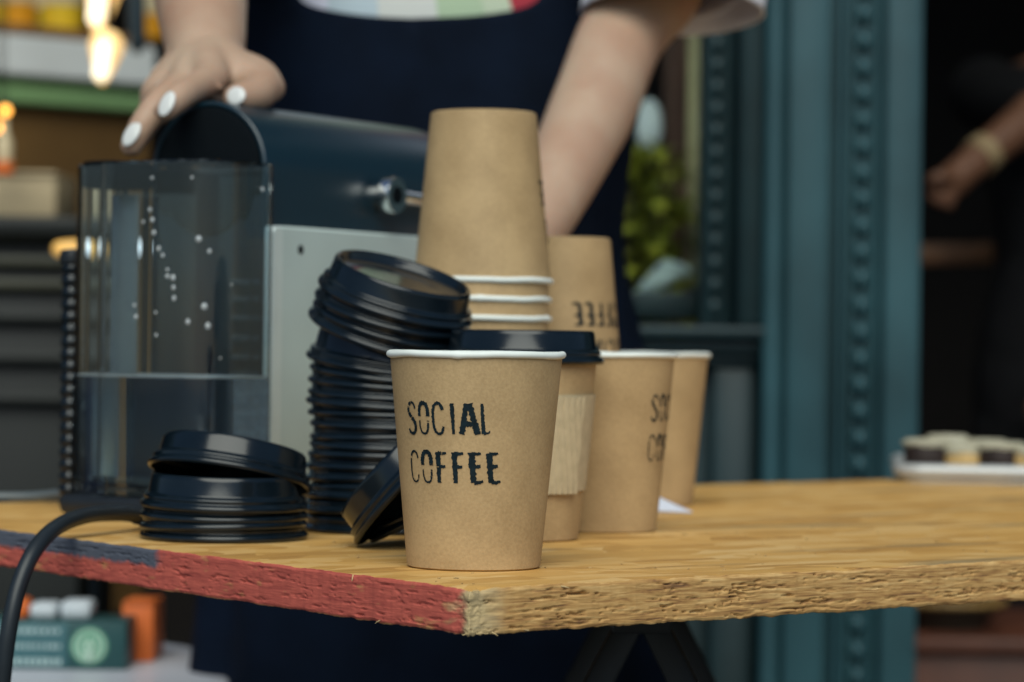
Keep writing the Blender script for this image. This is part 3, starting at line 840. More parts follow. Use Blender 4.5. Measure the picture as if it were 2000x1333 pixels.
def cup(loc, label, group=None, text=None, flip=False, tilt=(0, 0), spin=0.0):
    """text: angle in degrees right of the side that faces -Y at which the wording starts"""
    t = thing('paper_cup', label, 'cup', loc, 0, group)
    if flip:
        t.location = Vector(loc) + Vector((0, 0, HC + .0020))
        t.rotation_euler = (R(tilt[0]), math.pi + R(tilt[1]), 0)
    else:
        t.rotation_euler = (R(tilt[0]), R(tilt[1]), 0)
    for nm, me in (('cup_wall', CUPW), ('rim', CUPR)):
        o = bpy.data.objects.new(nm, me); COL.objects.link(o); o.parent = t; o.rotation_euler = (0, 0, R(spin))
    if text is not None:
        o = bpy.data.objects.new('lettering', LETT); COL.objects.link(o); o.parent = t
        o.rotation_euler = (0, 0, R(text))
    return t

PC = {'front': (925, 1.272), 'lidded': (1016, 1.463), 'third': (1174, 1.54), 'fourth': (1260, 1.80), 'stack': (928, 1.605), 'stack2': (1089, 1.69)}
cp = {k: onz(*v) for k, v in PC.items()}
cup(cp['front'], 'open kraft paper cup stamped SOCIAL COFFEE, standing by the table corner', text=-54, spin=150)
cup(cp['lidded'], 'kraft paper cup under a black lid with a corrugated sleeve round it', spin=80)
cup(cp['third'], 'open kraft cup between the sleeved cup and the last open cup, lettering at its edge', text=44, spin=20)
cup(cp['fourth'], 'plain open kraft cup standing behind the white paper scrap', spin=240)
ORD = ['first', 'second', 'third', 'fourth', 'fifth', 'sixth', 'seventh', 'eighth', 'ninth', 'tenth', 'eleventh', 'twelfth', 'thirteenth', 'fourteenth', 'fifteenth',
       'sixteenth', 'seventeenth', 'eighteenth', 'nineteenth', 'twentieth', 'twenty-first', 'twenty-second', 'twenty-third', 'twenty-fourth']
rs = random.Random(11)
NS, PT = 13, .0112
for k in range(NS):
    top = k == NS - 1
    cup(cp['stack'] + Vector((rs.uniform(-.0006, .0006) + .0002 * k, rs.uniform(-.0006, .0006), k * PT + rs.uniform(-.0006, .0006) * (k > 0))),
        'top upside-down kraft cup of the tall cup stack by the coffee machine' if top else 'upside-down kraft cup, %s from the top of the tall cup stack' % ORD[NS - 1 - k],
        'cups in the tall stack', text=-142 if top else None, flip=True, tilt=(rs.uniform(-.3, .3), rs.uniform(-.3, .3)), spin=rs.uniform(0, 360) if not top else 40)
for k in range(7):
    top = k == 6
    cup(cp['stack2'] + Vector((rs.uniform(-.0005, .0005), rs.uniform(-.0005, .0005), k * PT)),
        'top upside-down kraft cup of the short cup stack, its lettering reading upside down' if top else 'upside-down kraft cup, %s from the top of the short cup stack' % ORD[6 - k],
        'cups in the short stack', text=-86 if top else None, flip=True, tilt=(0, 0), spin=rs.uniform(0, 360))

# corrugated sleeve
def sleeve_bm(lo, hi):
    bm = bmesh.new(); N = 1700; rows = []
    for k in range(N + 1):
        u = k / N * 385                                    # degrees along the strip; the last part tucks under
        a = R(-38 - u)
        under = u > 255
        row = []
        for j in range(9):
            z = lo + (hi - lo) * j / 8 + (.0012 if under else 0)
            wv = 0 if under else .0016 * (abs(math.sin(a * 32 + z * 150)) ** .8 - .6)
            base = wall_r(z) * 1.004 + .0011 + (0 if under else .0010) + .0014 * max(0, 1 - u / 30)
            row.append((base + wv, a, z))
        rows.append(row)
    return bm, rows
def build_sleeve():
    bm, rows = sleeve_bm(.0245, .0735)
    V = []
    for row in rows:
        V.append([[bm.verts.new((r * math.cos(a), r * math.sin(a), z)) for r, a, z in row],
                  [bm.verts.new(((r - .0008) * math.cos(a), (r - .0008) * math.sin(a), z)) for r, a, z in row]])
    for A, B in zip(V, V[1:]):
        for j in range(8):
            bm.faces.new((A[0][j], B[0][j], B[0][j + 1], A[0][j + 1]))
            bm.faces.new((A[1][j], A[1][j + 1], B[1][j + 1], B[1][j]))
        bm.faces.new((A[0][0], A[1][0], B[1][0], B[0][0])); bm.faces.new((A[0][8], B[0][8], B[1][8], A[1][8]))
    for E in (V[0], V[-1]):
        for j in range(8): bm.faces.new((E[0][j], E[0][j + 1], E[1][j + 1], E[1][j]))
    o = from_bm(bm, 'cup_sleeve', None, [M['sleeve']], True, 60)
    o.location = cp['lidded']
    tag(o, 'corrugated tan card sleeve wrapped round the lidded kraft cup', 'sleeve')
build_sleeve()

# ------------------------------------------------------------------ lids
def lid_mesh():
    o_ = [(.0404, .0000), (.0414, .0000), (.0421, .0006), (.0424, .0016), (.0421, .0027), (.0413, .0034), (.0405, .0038), (.0402, .0044), (.0405, .0052), (.0405, .0060), (.0399, .0067),
          (.0390, .0071), (.0384, .0074), (.0381, .0082), (.0372, .0150), (.0368, .0166), (.0361, .0173), (.0352, .0172), (.0347, .0164), (.0342, .0136), (.0334, .0126), (.0200, .0124), (0, .0124)]
    t = .0005
    i_ = [(max(0, min(r, .0403) - t * .8), z - t * .6) for r, z in o_[6:]][::-1]
    prof = o_ + [(0, .0119)] + [(r, z) for r, z in i_ if r > 0] + [(.0402, .0006)]
    def wob(r, z, a):
        return r * (1 + .0015 * math.cos(2 * a) + .001 * math.cos(5 * a + 1)), z
    bm = lathe_bm(prof, 88, None, wob)
    # raised sip spout on one side of the recess
    me = bpy.data.meshes.new('cup_lid'); bmesh.ops.recalc_face_normals(bm, faces=bm.faces); bm.to_mesh(me); bm.free()
    me.materials.append(M['lid'])
    for p in me.polygons: p.use_smooth = True
    me.set_sharp_from_angle(angle=R(55))
    return me
LID = lid_mesh()
bm = bmesh.new(); ellipsoid(bm, (0, .0285, .0124), .009, .0035, .0026, u=16, v=8)
SPOUT = bpy.data.meshes.new('sip_spout'); bm.to_mesh(SPOUT); bm.free(); SPOUT.materials.append(M['lid'])
for p in SPOUT.polygons: p.use_smooth = True
def lid(mw, label, group=None, spout=True):
    o = bpy.data.objects.new('cup_lid', LID); COL.objects.link(o)
    o.matrix_world = mw
    tag(o, label, 'lid', group)
    if spout:
        s = bpy.data.objects.new('sip_spout', SPOUT); COL.objects.link(s); s.parent = o
    return o
def RX(a): return Matrix.Rotation(R(a), 4, 'X')
def RY(a): return Matrix.Rotation(R(a), 4, 'Y')
def RZ(a): return Matrix.Rotation(R(a), 4, 'Z')
def TR(v): return Matrix.Translation(v)
rl = random.Random(21)
lid(TR(cp['lidded'] + Vector((0, 0, HC - .0046))) @ RZ(40), 'black plastic lid closing the sleeved kraft cup')
# tall stack
LP = .00545
ls = onz(756, 1.512)
NL = 17
for k in range(NL):
    lid(TR(ls + Vector((rl.uniform(-.0012, .0012) - .0002 * abs(k - 9), rl.uniform(-.001, .001), k * LP + .0002))) @ RX(rl.uniform(-1.2, 1.2) * (k > 1) + max(0, k - 11) * 1.1) @ RY(rl.uniform(-1.6, 1.6) * (k > 1) + max(0, k - 11) * 1.5) @ RZ(rl.uniform(0, 360)),
        'black plastic lid, %s from the bottom of the tall lid stack behind stamped cup' % ORD[k], 'lids in the tall stack', spout=False)
# four lids leaning askew on top of it
tb = P(750, 656, 1.505)
tm = TR(tb) @ RX(13) @ RY(14.5)
for k in range(4):
    lid(tm @ TR(Vector((rl.uniform(-.001, .001) + .0006 * k, rl.uniform(-.001, .001), k * .0062))) @ RY(rl.uniform(-1.5, 1.5)) @ RZ(rl.uniform(-60, 60) + 150),
        'topmost black lid of the tilted group crowning the tall lid stack' if k == 3 else 'black lid, %s from the top of the tilted lids on the tall stack' % ORD[3 - k], 'tilted lids on the tall stack', spout=k == 3)
# two lids leaning between the tall stack and the front cup
def lean(px, py, d, ang, yaw, label, shift=0.0):
    low = P(px, py, d); low.z = H
    mw = TR(low) @ RZ(yaw) @ RY(-ang) @ TR(Vector((.0422, 0, .0004 + shift)))
    return lid(mw, label, spout=False)
lean(704, 1062, 1.392, 47, -8, 'black lid standing askew against the stamped cup, uppermost of the leaning pair')
lean(727, 1068, 1.408, 26, -4, 'black lid lying under the leaning lid beside the stamped cup')
# short pile on the left
pb = onz(437, 1.437)
for k in range(4):
    lid(TR(pb + Vector((rl.uniform(-.001, .001), rl.uniform(-.001, .001), k * .0052 + .0003))) @ RX(rl.uniform(-1.5, 1.5) * (k > 0)) @ RY((rl.uniform(-1.5, 1.5) + (1.2 if k == 3 else 0)) * (k > 0)) @ RZ(90 * k),
        'black lid, %s from the bottom of the low pile before the water tank' % ORD[k], 'lids in the low pile', spout=False)
o = lid(TR(P(448, 936, 1.446)) @ RZ(-14) @ RX(-13) @ RY(5) @ RZ(60), 'black lid perched open on top of the low lid pile, its front edge raised', spout=True)

# ------------------------------------------------------------------ white paper scrap
def paper_scrap():
    a = T(1284, 1002); b_ = T(1352, 1004); 
    bm = bmesh.new(); n = 14
    A = Vector((a.x - .012, a.y + .01, H + .0006)); B = Vector((b_.x, b_.y, H + .0006))
    top = P(1284, 958, (a.y + .006) / cF.y)
    rows = []
    for i in range(n + 1):
        u = i / n
        base = A.lerp(B, u)
        hgt = (top.z - H) * max(0, (1 - u)) ** 1.05 + .0004
        rows.append([bm.verts.new(base + Vector((0, .004 * math.sin(u * 5) * k / 5 + .002 * k, hgt * k / 5))) for k in range(6)])
    for X, Y in zip(rows, rows[1:]):
        for k in range(5): bm.faces.new((X[k], Y[k], Y[k + 1], X[k + 1]))
    o = from_bm(bm, 'paper_scrap', None, [mat('scrap_paper', (.66, .70, .82), .6, var=.05)], True)
    sm = o.modifiers.new('thick', 'SOLIDIFY'); sm.thickness = .0003
    tag(o, 'folded white paper scrap standing between the last two open cups', 'paper')
paper_scrap()

# ------------------------------------------------------------------ coffee machine
DM = 1.635
dc_ = P(410, 336, DM)
mach = thing('coffee_machine', 'blue black capsule coffee machine with silver side panel and clear water tank', 'coffee machine', (dc_.x, dc_.y, H), R(-30))
ZC = dc_.z - H                       # centre of the round head
RH = .0405
def arch_bm(r, y0, y1, zc, zlow, endr=0.0, seg=40):
    """round-topped housing along local Y; its far end is rounded over"""
    bm = bmesh.new(); rings = []
    ys = [(y0, 1.0)] + [(y0 + (y1 - y0 - endr) * k / 4, 1.0) for k in range(1, 5)]
    if endr:
        for k in range(1, 8):
            a = R(90 * k / 7); ys.append((y1 - endr + endr * math.sin(a), 1 - (endr / r) * .55 * (1 - math.cos(a))))
    for y, s in ys:
        ring = []
        for k in range(seg + 1):
            a = math.pi * k / seg
            ring.append((r * s * math.cos(a), y, zc + r * s * math.sin(a)))
        ring += [(-r * s, y, zlow), (r * s, y, zlow)]
        rings.append(ring)
    loft_rings(bm, rings)
    return bm
from_bm(arch_bm(RH, 0, .235, ZC, .12, .03), 'head_housing', mach, [M['machine']], True, 40)
cb = bmesh.new()
rings = []
for y, r in ((.0, RH - .0035), (-.0015, RH - .004), (-.0022, RH - .006), (-.0024, .001)):
    rings.append([(r * math.cos(2 * math.pi * k / 64), y, ZC + r * math.sin(2 * math.pi * k / 64)) for k in range(64)])
loft_rings(cb, [[(x, y - .0016, z) for x, y, z in r_] for r_ in rings])
from_bm(cb, 'end_cap', mach, [M['cap']], True, 40)
cb = bmesh.new(); pts = [((RH - .0016) * math.cos(R(k * 5)), -.0004, ZC + (RH - .0016) * math.sin(R(k * 5))) for k in range(-4, 41)]
tube(cb, pts, .0018, 8)
from_bm(cb, 'edge_trim', mach, [M['machine']], True)
box('body', -.042, .0415, .002, .232, .012, .158, M['machine'], mach, .006)
box('rear_cover', -.0405, .0402, -.0012, .004, .014, ZC, mat('navy_cover', (.004, .016, .030), .6, var=.15, scale=40, spec=.3), mach, .002)
box('base_plinth', -.055, .050, -.066, .245, .001, .013, M['black_plastic'], mach, .004)
box('foot', -.075, -.052, -.03, .05, .0, .013, M['black_plastic'], mach, .004)
# side panel: plate with rounded corners and a raised border
def rr_prism(y0, y1, z0, z1, x0, x1, r, seg=8):
    bm = bmesh.new(); ring = []
    for cy, cz_, a0 in ((y1 - r, z1 - r, 0), (y0 + r, z1 - r, 90), (y0 + r, z0 + r, 180), (y1 - r, z0 + r, 270)):
        for k in range(seg + 1):
            a = R(a0 + 90 * k / seg); ring.append((cy + r * math.cos(a), cz_ + r * math.sin(a)))
    loft_rings(bm, [[(x0, y, z) for y, z in ring], [(x1 - .0015, y, z) for y, z in ring],
                    [(x1, (y - (y0 + y1) / 2) * .988 + (y0 + y1) / 2, (z - (z0 + z1) / 2) * .982 + (z0 + z1) / 2) for y, z in ring]])
    return bm
ZP = P(560, 440, 1.61).z - H
from_bm(rr_prism(.001, .226, .016, ZP, .0415, .0458, .007), 'side_panel', mach, [M['silver']], True, 30)
from_bm(rr_prism(-.0015, .0075, .016, ZP - .0002, .0400, .0462, .0035), 'panel_border', mach, [M['silver_edge']], True, 30)
b = bmesh.new(); tube(b, [(.0455, .026, ZP - .013), (.0462, .026, ZP - .013)], .0026, 16)
from_bm(b, 'screw_hole', mach, [M['cap']], True, 40)
# lever pivot in chrome
yl, zl = .117, P(775, 380, 1.70).z - H
b = bmesh.new(); tube(b, [(.038, yl, zl), (.046, yl, zl), (.0465, yl, zl), (.052, yl, zl), (.0535, yl, zl)], [.0075, .0075, .0112, .0112, .0108], 28)
pv = from_bm(b, 'lever_pivot', mach, [M['chrome']], True, 40)
b = bmesh.new(); tube(b, [(.0530, yl, zl), (.0540, yl, zl)], .0052, 20); from_bm(b, 'pivot_hole', pv, [M['cap']], True, 40)
b = bmesh.new(); tube(b, smooth_path([(.048, yl + .006, zl), (.048, yl + .05, zl - .001), (.046, yl + .105, zl + .002)], 6), .0042, 14); from_bm(b, 'lever_arm', mach, [M['chrome']], True)

# water tank
ZT0, ZT1 = .0135, P(300, 305, 1.54).z - H
def tank_outline(inset=0.0):
    pts = []
    def arc(cx, cy, r, a0, a1, n):
        for k in range(n + 1):
            a = R(a0 + (a1 - a0) * k / n); pts.append((cx + r * math.cos(a), cy + r * math.sin(a)))
    i = inset
    arc(.051 - .026, -.066 + .026, .026 - i, -90, 0, 12)          # rear right corner
    arc(.051 - .006, -.006 - .006, .006 - i, 0, 90, 5)
    arc(-.066 + .006, -.006 - .006, .006 - i, 90, 180, 5)
    arc(-.066 + .018, -.050 + .018, .018 - i, 180, 258, 10)        # rear left corner of the smaller lobe
    pts.append((-.0345, -.0535 + i)); pts.append((-.0305, -.0575 + i * .6)); pts.append((-.0285 + i * .3, -.0635 + i)); pts.append((-.022, -.066 + i))
    return pts
_to = tank_outline
def tank_outline(inset=0.0):
    base = _to(inset); ref = _to(0.0); out = []
    for k in range(len(base)):
        a, c = Vector(base[k]), Vector(base[(k + 1) % len(base)])
        n_ = max(1, int((Vector(ref[k]) - Vector(ref[(k + 1) % len(ref)])).length / .0022))
        for j in range(n_): out.append(a.lerp(c, j / n_))
    res = []
    for k, p in enumerate(out):
        t_ = out[(k + 1) % len(out)] - out[k - 1]; nn = Vector((t_.y, -t_.x)).normalized()
        wv = .00022 * fbm(k * .17, 3.3) + .00005 * math.sin(k * 1.1)
        q = p + nn * wv * (1 if inset < .0015 else -.6); res.append((q.x, q.y))
    return res
def tank_mesh():
    t = .0024
    O, I = tank_outline(0), tank_outline(t)
    bm = bmesh.new(); n = len(O)
    def ring(pl, z): return [bm.verts.new((x, y, z)) for x, y in pl]
    rings = [ring(O, ZT0), ring(O, ZT0 + .004), ring(O, ZT1 - .001), ring(tank_outline(.0008), ZT1), ring(tank_outline(t - .0008), ZT1), ring(I, ZT1 - .001), ring(I, ZT0 + .006)]
    for A, B in zip(rings, rings[1:]):
        for k in range(n): bm.faces.new((A[k], A[(k + 1) % n], B[(k + 1) % n], B[k]))
    bm.faces.new(rings[0][::-1]); bm.faces.new(rings[-1])
    return bm
from_bm(tank_mesh(), 'water_tank', mach, [M['tank']], True, 35)
zw = P(300, 737, 1.54).z - H
bm = bmesh.new(); IW = tank_outline(.0023)
loft_rings(bm, [[(x, y, ZT0 + .0059) for x, y in IW], [(x, y, zw - .0014) for x, y in IW], [(x, y, zw + .0004) for x, y in tank_outline(.0026)], [(x, y, zw - .0006) for x, y in tank_outline(.0050)]])
from_bm(bm, 'water', mach, [M['water']], True, 35)
bm = box_bm(-.056, -.036, -.020, -.0185, ZT0 + .008, ZT1 - .016, .0006)
from_bm(bm, 'added_plate', mach, [mat('frosted_plastic', (.55, .68, .74), .22, trans=.88, var=.05, scale=30)], True, 40)  # frosted plate added to brighten the tank's left lobe
bm = bmesh.new(); mo = tank_outline(.0029); tube(bm, [(x, y, zw) for x, y in mo] + [(mo[0][0], mo[0][1], zw)], .0007, 8)
from_bm(bm, 'meniscus', mach, [mat('meniscus', (.80, .88, .92), .05, trans=.6, ior=1.33, var=0)], True)
# black lid set into the smaller lobe
bm = bmesh.new()
lobe = [(-.0625, -.010), (-.0625, -.034), (-.058, -.043), (-.049, -.0475), (-.036, -.049), (-.0325, -.046), (-.0325, -.010)]
loft_rings(bm, [[(x * .94 - .003, y * .94 - .002, ZT1 - .013) for x, y in lobe], [(x, y, ZT1 - .010) for x, y in lobe], [(x, y, ZT1 + .0005) for x, y in lobe], [(x * .98 - .001, y * .98, ZT1 + .002) for x, y in lobe]])
from_bm(bm, 'tank_lid', mach, [M['cap']], True, 35)
bm = bmesh.new(); O2 = tank_outline(-.0012)
loft_rings(bm, [[(x, y, ZT0 - .0008) for x, y in O2], [(x, y, ZT0 + .009) for x, y in O2], [(x, y, ZT0 + .010) for x, y in tank_outline(-.0002)], [(x, y, ZT0 + .0102) for x, y in tank_outline(.001)]])
# droplets on the tank wall
mw = Matrix.Translation((dc_.x, dc_.y, H)) @ Matrix.Rotation(R(-30), 4, 'Z'); mwi = mw.inverted()
OUT = tank_outline(0)
def on_tank(px, py):
    o_ = mwi @ CAM; dv = (mwi.to_3x3() @ (P(px, py, 1.0) - CAM))
    best = None
    for k in range(len(OUT)):
        a = Vector(OUT[k]); c = Vector(OUT[(k + 1) % len(OUT)]); e = c - a
        den = dv.x * e.y - dv.y * e.x
        if abs(den) < 1e-9: continue
        t = ((a.x - o_.x) * e.y - (a.y - o_.y) * e.x) / den
        u = ((a.x - o_.x) * dv.y - (a.y - o_.y) * dv.x) / den
        if 0 <= u <= 1 and t > 0 and (best is None or t < best): best = t
    return o_ + dv * best
bm = bmesh.new(); ellipsoid(bm, (0, 0, 0), 1, 1, 1, u=12, v=8)
DROP = bpy.data.meshes.new('droplet'); bm.to_mesh(DROP); bm.free(); DROP.materials.append(M['droplet'])
for p in DROP.polygons: p.use_smooth = True
rd = random.Random(5)
drops = [(293, 410, 5), (298, 430, 6), (301, 455, 6), (280, 434, 4), (310, 486, 6), (318, 499, 5), (327, 527, 5), (327, 540, 6), (338, 543, 7), (339, 562, 6), (340, 583, 6), (388, 467, 9), (409, 491, 6), (399, 599, 9),
         (367, 629, 7), (406, 637, 8), (263, 597, 5), (266, 619, 6), (304, 611, 4), (305, 655, 4), (375, 347, 4), (512, 370, 6), (297, 348, 4), (452, 556, 3), (430, 700, 3)]
for px, py, s in drops:
    p = on_tank(px, py)
    o = bpy.data.objects.new('droplet', DROP); COL.objects.link(o); o.parent = mach
    k = s * .000195
    o.location = p; o.scale = (k, k, k * rd.uniform(1.0, 1.35))

# power cable from under the machine over the painted end
cable = thing('power_cable', 'thick black power cable looping from the machine over the painted table end', 'cable', (0, 0, 0))
b = bmesh.new()
pth = [onz(372, 1.535, H + .006), onz(330, 1.525, H + .007), P(285, 1008, 1.50), P(230, 1003, 1.47), P(165, 1008, 1.435), P(108, 1032, 1.405), P(66, 1078, 1.385), P(38, 1140, 1.375), P(20, 1215, 1.37), P(8, 1300, 1.37), P(0, 1420, 1.375), P(-10, 1800, 1.40)]
tube(b, smooth_path(pth, 8), .0041, 16)
from_bm(b, 'cord', cable, [M['rubber']], True)
b = bmesh.new(); tube(b, [pth[1], P(300, 1008, 1.508), P(268, 1006, 1.49)], [.0072, .0068, .0052], 16)
from_bm(b, 'strain_relief', cable, [M['black_plastic']], True, 50)
b = bmesh.new(); tube(b, smooth_path([onz(150, 1.72, H + .008), onz(60, 1.74, H + .0035), onz(-60, 1.74, H + .003)], 6), .0030, 12)
o = from_bm(b, 'thin_cable', None, [mat('grey_cable', (.10, .12, .13), .4, var=.1)], True)
tag(o, 'thin grey cable lying on the board behind the water tank', 'cable')
# the ribbed black tube standing left of and behind the tank
bs = onz(136, 1.69)
hose = thing('ribbed_hose', 'ribbed black hose standing upright behind the water tank', 'hose', bs)
pr = [(0, 0)]
zz = 0.0
while zz < .146:
    pr += [(.0052, zz), (.0066, zz + .0018), (.0066, zz + .0048), (.0052, zz + .0066)]; zz += .0073
pr += [(.0052, zz), (0, zz)]
from_bm(lathe_bm(pr, 28), 'tube', hose, [M['lid']], True, 60)
from_bm(lathe_bm([(0, zz - .001), (.0075, zz - .001), (.0080, zz + .003), (.0070, zz + .007), (0, zz + .008)], 28), 'end_cap', hose, [M['black_plastic']], True, 50)

# ------------------------------------------------------------------ tray of small cakes on the right
tp = P(1960, 935, 2.22)
tray = thing('cake_tray', 'pale grey serving tray at the far edge of the board', 'tray', (0, 0, 0), 0)
traym = mat('grey_tray', (.46, .47, .47), .35, var=.08, scale=10, metal=.2)
tray.location = (P(1765, 930, 2.2).x + .17, 2.235, H + .0005); tray.rotation_euler = (0, 0, R(-7))
from_bm(rr_prism(-.11, .11, -.168, .168, 0, .006, .02), 'plate', tray, [traym], True, 30).rotation_euler = (0, R(-90), 0)
b = bmesh.new(); rg = []
for cx, cy, a0 in ((.150, .092, 0), (-.150, .092, 90), (-.150, -.092, 180), (.150, -.092, 270)):
    for k in range(7): rg.append(Vector((cx + .018 * math.cos(R(a0 + 15 * k)), cy + .018 * math.sin(R(a0 + 15 * k)), .0085)))
rg.append(rg[0]); tube(b, rg, .0055, 10)
from_bm(b, 'rim', tray, [traym], True)
cakeA = mat('chocolate_cake', (.022, .012, .010), .6, var=.4, scale=200, bump=.4)
cakeB = mat('cream_cake', (.58, .38, .15), .6, var=.2, scale=200, bump=.3)
icing = mat('pale_icing', (.42, .39, .29), .45, var=.1, scale=120, bump=.2)
def cake(px, d, w_, hh, dark, label, toph):
    p = onz(px, d, H + .008); p.z = H + .0068
    t = thing('small_cake', label, 'cake', p, R(px % 37))
    from_bm(lathe_bm([(0, 0), (w_ * .92, 0), (w_, .004), (w_ * 1.0, hh * .85), (w_ * .96, hh), (0, hh)], 28, None, lambda r, z, a: (r * (1 + .03 * math.cos(3 * a + px)), z)), 'sponge', t, [cakeA if dark else cakeB], True, 45)
    from_bm(lathe_bm([(0, hh * .96), (w_ * .99, hh * .96), (w_ * 1.05, hh + toph * .4), (w_ * .85, hh + toph), (0, hh + toph * 1.08)], 28, None, lambda r, z, a: (r * (1 + .04 * math.cos(4 * a + px)), z)), 'icing', t, [icing], True, 60)
cake(1812, 2.195, .019, .020, True, 'dark round cake with pale icing at the near corner of the tray', .005)
cake(1885, 2.185, .017, .015, False, 'cream coloured round cake beside the dark corner cake', .006)
cake(1955, 2.175, .019, .019, True, 'dark round cake with pale icing beside the cream cake', .005)
cake(2020, 2.165, .017, .015, False, 'cream coloured cake running out past the second dark cake', .006)
cake(1850, 2.275, .018, .018, True, 'dark iced cake in the rear row of the tray', .008)
cake(1925, 2.27, .017, .016, False, 'cream cake in the rear row of the tray', .007)

# ------------------------------------------------------------------ low round table with boxes, behind the board
zt = .746
rtb = thing('round_side_table', 'small white round table with capsule boxes behind the board', 'side table', (onz(-330, 2.2, zt).x, 2.2, 0))
rtb.location = (P(475, 1300, 2.2).x - .27, 2.2, 0)
wt = mat('white_table', (.62, .63, .70), .35, var=.06, scale=6)
from_bm(lathe_bm([(0, zt - .022), (.262, zt - .022), (.27, zt - .018), (.27, zt - .004), (.266, zt), (0, zt)], 96), 'top', rtb, [wt], True, 40)
from_bm(lathe_bm([(0, .02), (.03, .02), (.028, zt - .0225), (0, zt - .0225)], 24), 'column', rtb, [M['black_plastic']], True, 40)
from_bm(lathe_bm([(0, .004), (.18, .004), (.178, .016), (.04, .03), (0, .03)], 48), 'base', rtb, [M['black_plastic']], True, 40)
cbx = thing('capsule_box', 'dark green coffee capsule box with a round pale green emblem on white table', 'box', (0, 0, 0))
DBX = 2.19
bx1, bx0 = P(245, 1300, DBX).x, P(245, 1300, DBX).x - .20
gb = mat('box_green', (.016, .070, .075), .45, var=.15, scale=15)
hz = .0375
box('carton', bx0, bx1, DBX, DBX + .06, zt, zt + hz, gb, cbx, .0012)
box('side_band', bx0, P(132, 1260, DBX).x, DBX - .0012, DBX + .03, zt + .0015, zt + hz - .0015, mat('box_teal_band', (.045, .13, .15), .45, var=.1), cbx, .0004)
cxl = P(175, 1262, DBX)
b = bmesh.new(); tube(b, [(cxl.x, DBX - .0010, cxl.z), (cxl.x, DBX + .002, cxl.z)], .0142, 40); from_bm(b, 'emblem_disc', cbx, [mat('emblem_green', (.12, .34, .22), .5, var=.1)], True, 40)
b = bmesh.new()
tube(b, [(cxl.x + .0115 * math.cos(R(10 * k)), DBX - .0011, cxl.z + .0115 * math.sin(R(10 * k))) for k in range(37)], .0009, 6)
tube(b, [(cxl.x, DBX - .0011, cxl.z - .009), (cxl.x, DBX - .0011, cxl.z + .004)], [.0032, .0020], 10, round_ends=True)
for s in (-1, 1):
    tube(b, smooth_path([(cxl.x + s * .0045, DBX - .0011, cxl.z - .008), (cxl.x + s * .0072, DBX - .0011, cxl.z), (cxl.x + s * .0045, DBX - .0011, cxl.z + .006)], 5), .0011, 8)
from_bm(b, 'emblem_figure', cbx, [mat('emblem_pale', (.50, .66, .55), .5, var=.05)], True)
pl = mat('box_print', (.42, .55, .55), .5, var=.05)
rb = random.Random(2)
for row, (py, hh) in enumerate(((1232, .0032), (1262, .0030), (1292, .0046))):
    z = P(60, py, DBX).z; x = bx0 + .012; b = bmesh.new()
    while x < P(128, py, DBX).x - .004:
        wdt = rb.uniform(.0022, .0042)
        box_bm(x, x + wdt, DBX - .0017, DBX - .0008, z - hh / 2, z + hh / 2, 0, bm=b)
        x += wdt + rb.uniform(.0012, .002)
    o = from_bm(b, 'print_line', cbx, [pl]); o['kind'] = 'stuff'
ob = thing('orange_box', 'bright orange carton standing behind the green capsule box', 'box', (0, 0, 0))
om = mat('orange_card', (.72, .155, .028), .5, var=.1, scale=20)
box('carton', P(225, 1290, 2.215).x, P(287, 1290, 2.215).x, DBX + .062, DBX + .13, zt, zt + .046, om, ob, .001)
box('flap', P(228, 1290, 2.215).x, P(285, 1290, 2.215).x, DBX + .060, DBX + .10, zt + .0462, zt + .048, om, ob, .0006)
wpm = mat('white_packet', (.55, .60, .64), .5, var=.1, scale=30)
for k, (pxa, pxb, h_) in enumerate(((62, 115, .012), (122, 182, .014))):
    o = box('paper_packet', P(pxa, 1200, 2.215).x, P(pxb, 1200, 2.215).x, DBX + .012, DBX + .045, zt + hz, zt + hz + h_, wpm, None, .004, 3)
    tag(o, ('white paper packet on the capsule box next to the small orange packet', 'white paper packet on the capsule box nearer the emblem end')[k], 'packet')
o = box('paper_packet', P(26, 1200, 2.215).x, P(60, 1200, 2.215).x, DBX + .012, DBX + .04, zt + hz, zt + hz + .015, om, None, .004, 3)
tag(o, 'small orange packet on top of the green capsule box', 'packet')

# ------------------------------------------------------------------ people
def limb(bm, pts, rad, n=6, seg=18):
    ps = smooth_path(pts, n)
    k = len(pts) - 1; rr = []
    for i in range(len(ps)):
        f = i / n; a = min(int(f), k - 1); t = f - a
        rr.append(rad[a] + (rad[a + 1] - rad[a]) * t)
    tube(bm, ps, rr, seg, round_ends=True)

def ring_xy(c, rx, ry, n=40, p=2.3, rot=0.0):
    out = []
    for k in range(n):
        a = 2 * math.pi * k / n; ca, sa = math.cos(a), math.sin(a)
        x = rx * math.copysign(abs(ca) ** (2 / p), ca); y = ry * math.copysign(abs(sa) ** (2 / p), sa)
        out.append(Vector((c[0] + x * math.cos(rot) - y * math.sin(rot), c[1] + x * math.sin(rot) + y * math.cos(rot), c[2])))
    return out

def torso_rings(px, py, grow, levels):
    return [ring_xy((px + ox, py + oy, z), rx + grow, ry + grow) for z, rx, ry, ox, oy in levels]

def head(bm, c):
    ellipsoid(bm, c, .072, .092, .112, u=28, v=20)
    ellipsoid(bm, c + Vector((0, -.030, -.070)), .045, .048, .040)      # jaw
    limb(bm, [c + Vector((0, -.084, .012)), c + Vector((0, -.104, -.022))], [.008, .013])   # nose
    for s in (-1, 1):
        ellipsoid(bm, c + Vector((s * .074, .006, -.008)), .010, .020, .032)    # ears
    limb(bm, [c + Vector((-.024, -.083, -.058)), c + Vector((0, -.090, -.056)), c + Vector((.024, -.083, -.058))], [.006, .009, .006])
    limb(bm, [c + Vector((0, .01, -.06)), c + Vector((0, .03, -.19))], [.050, .055])

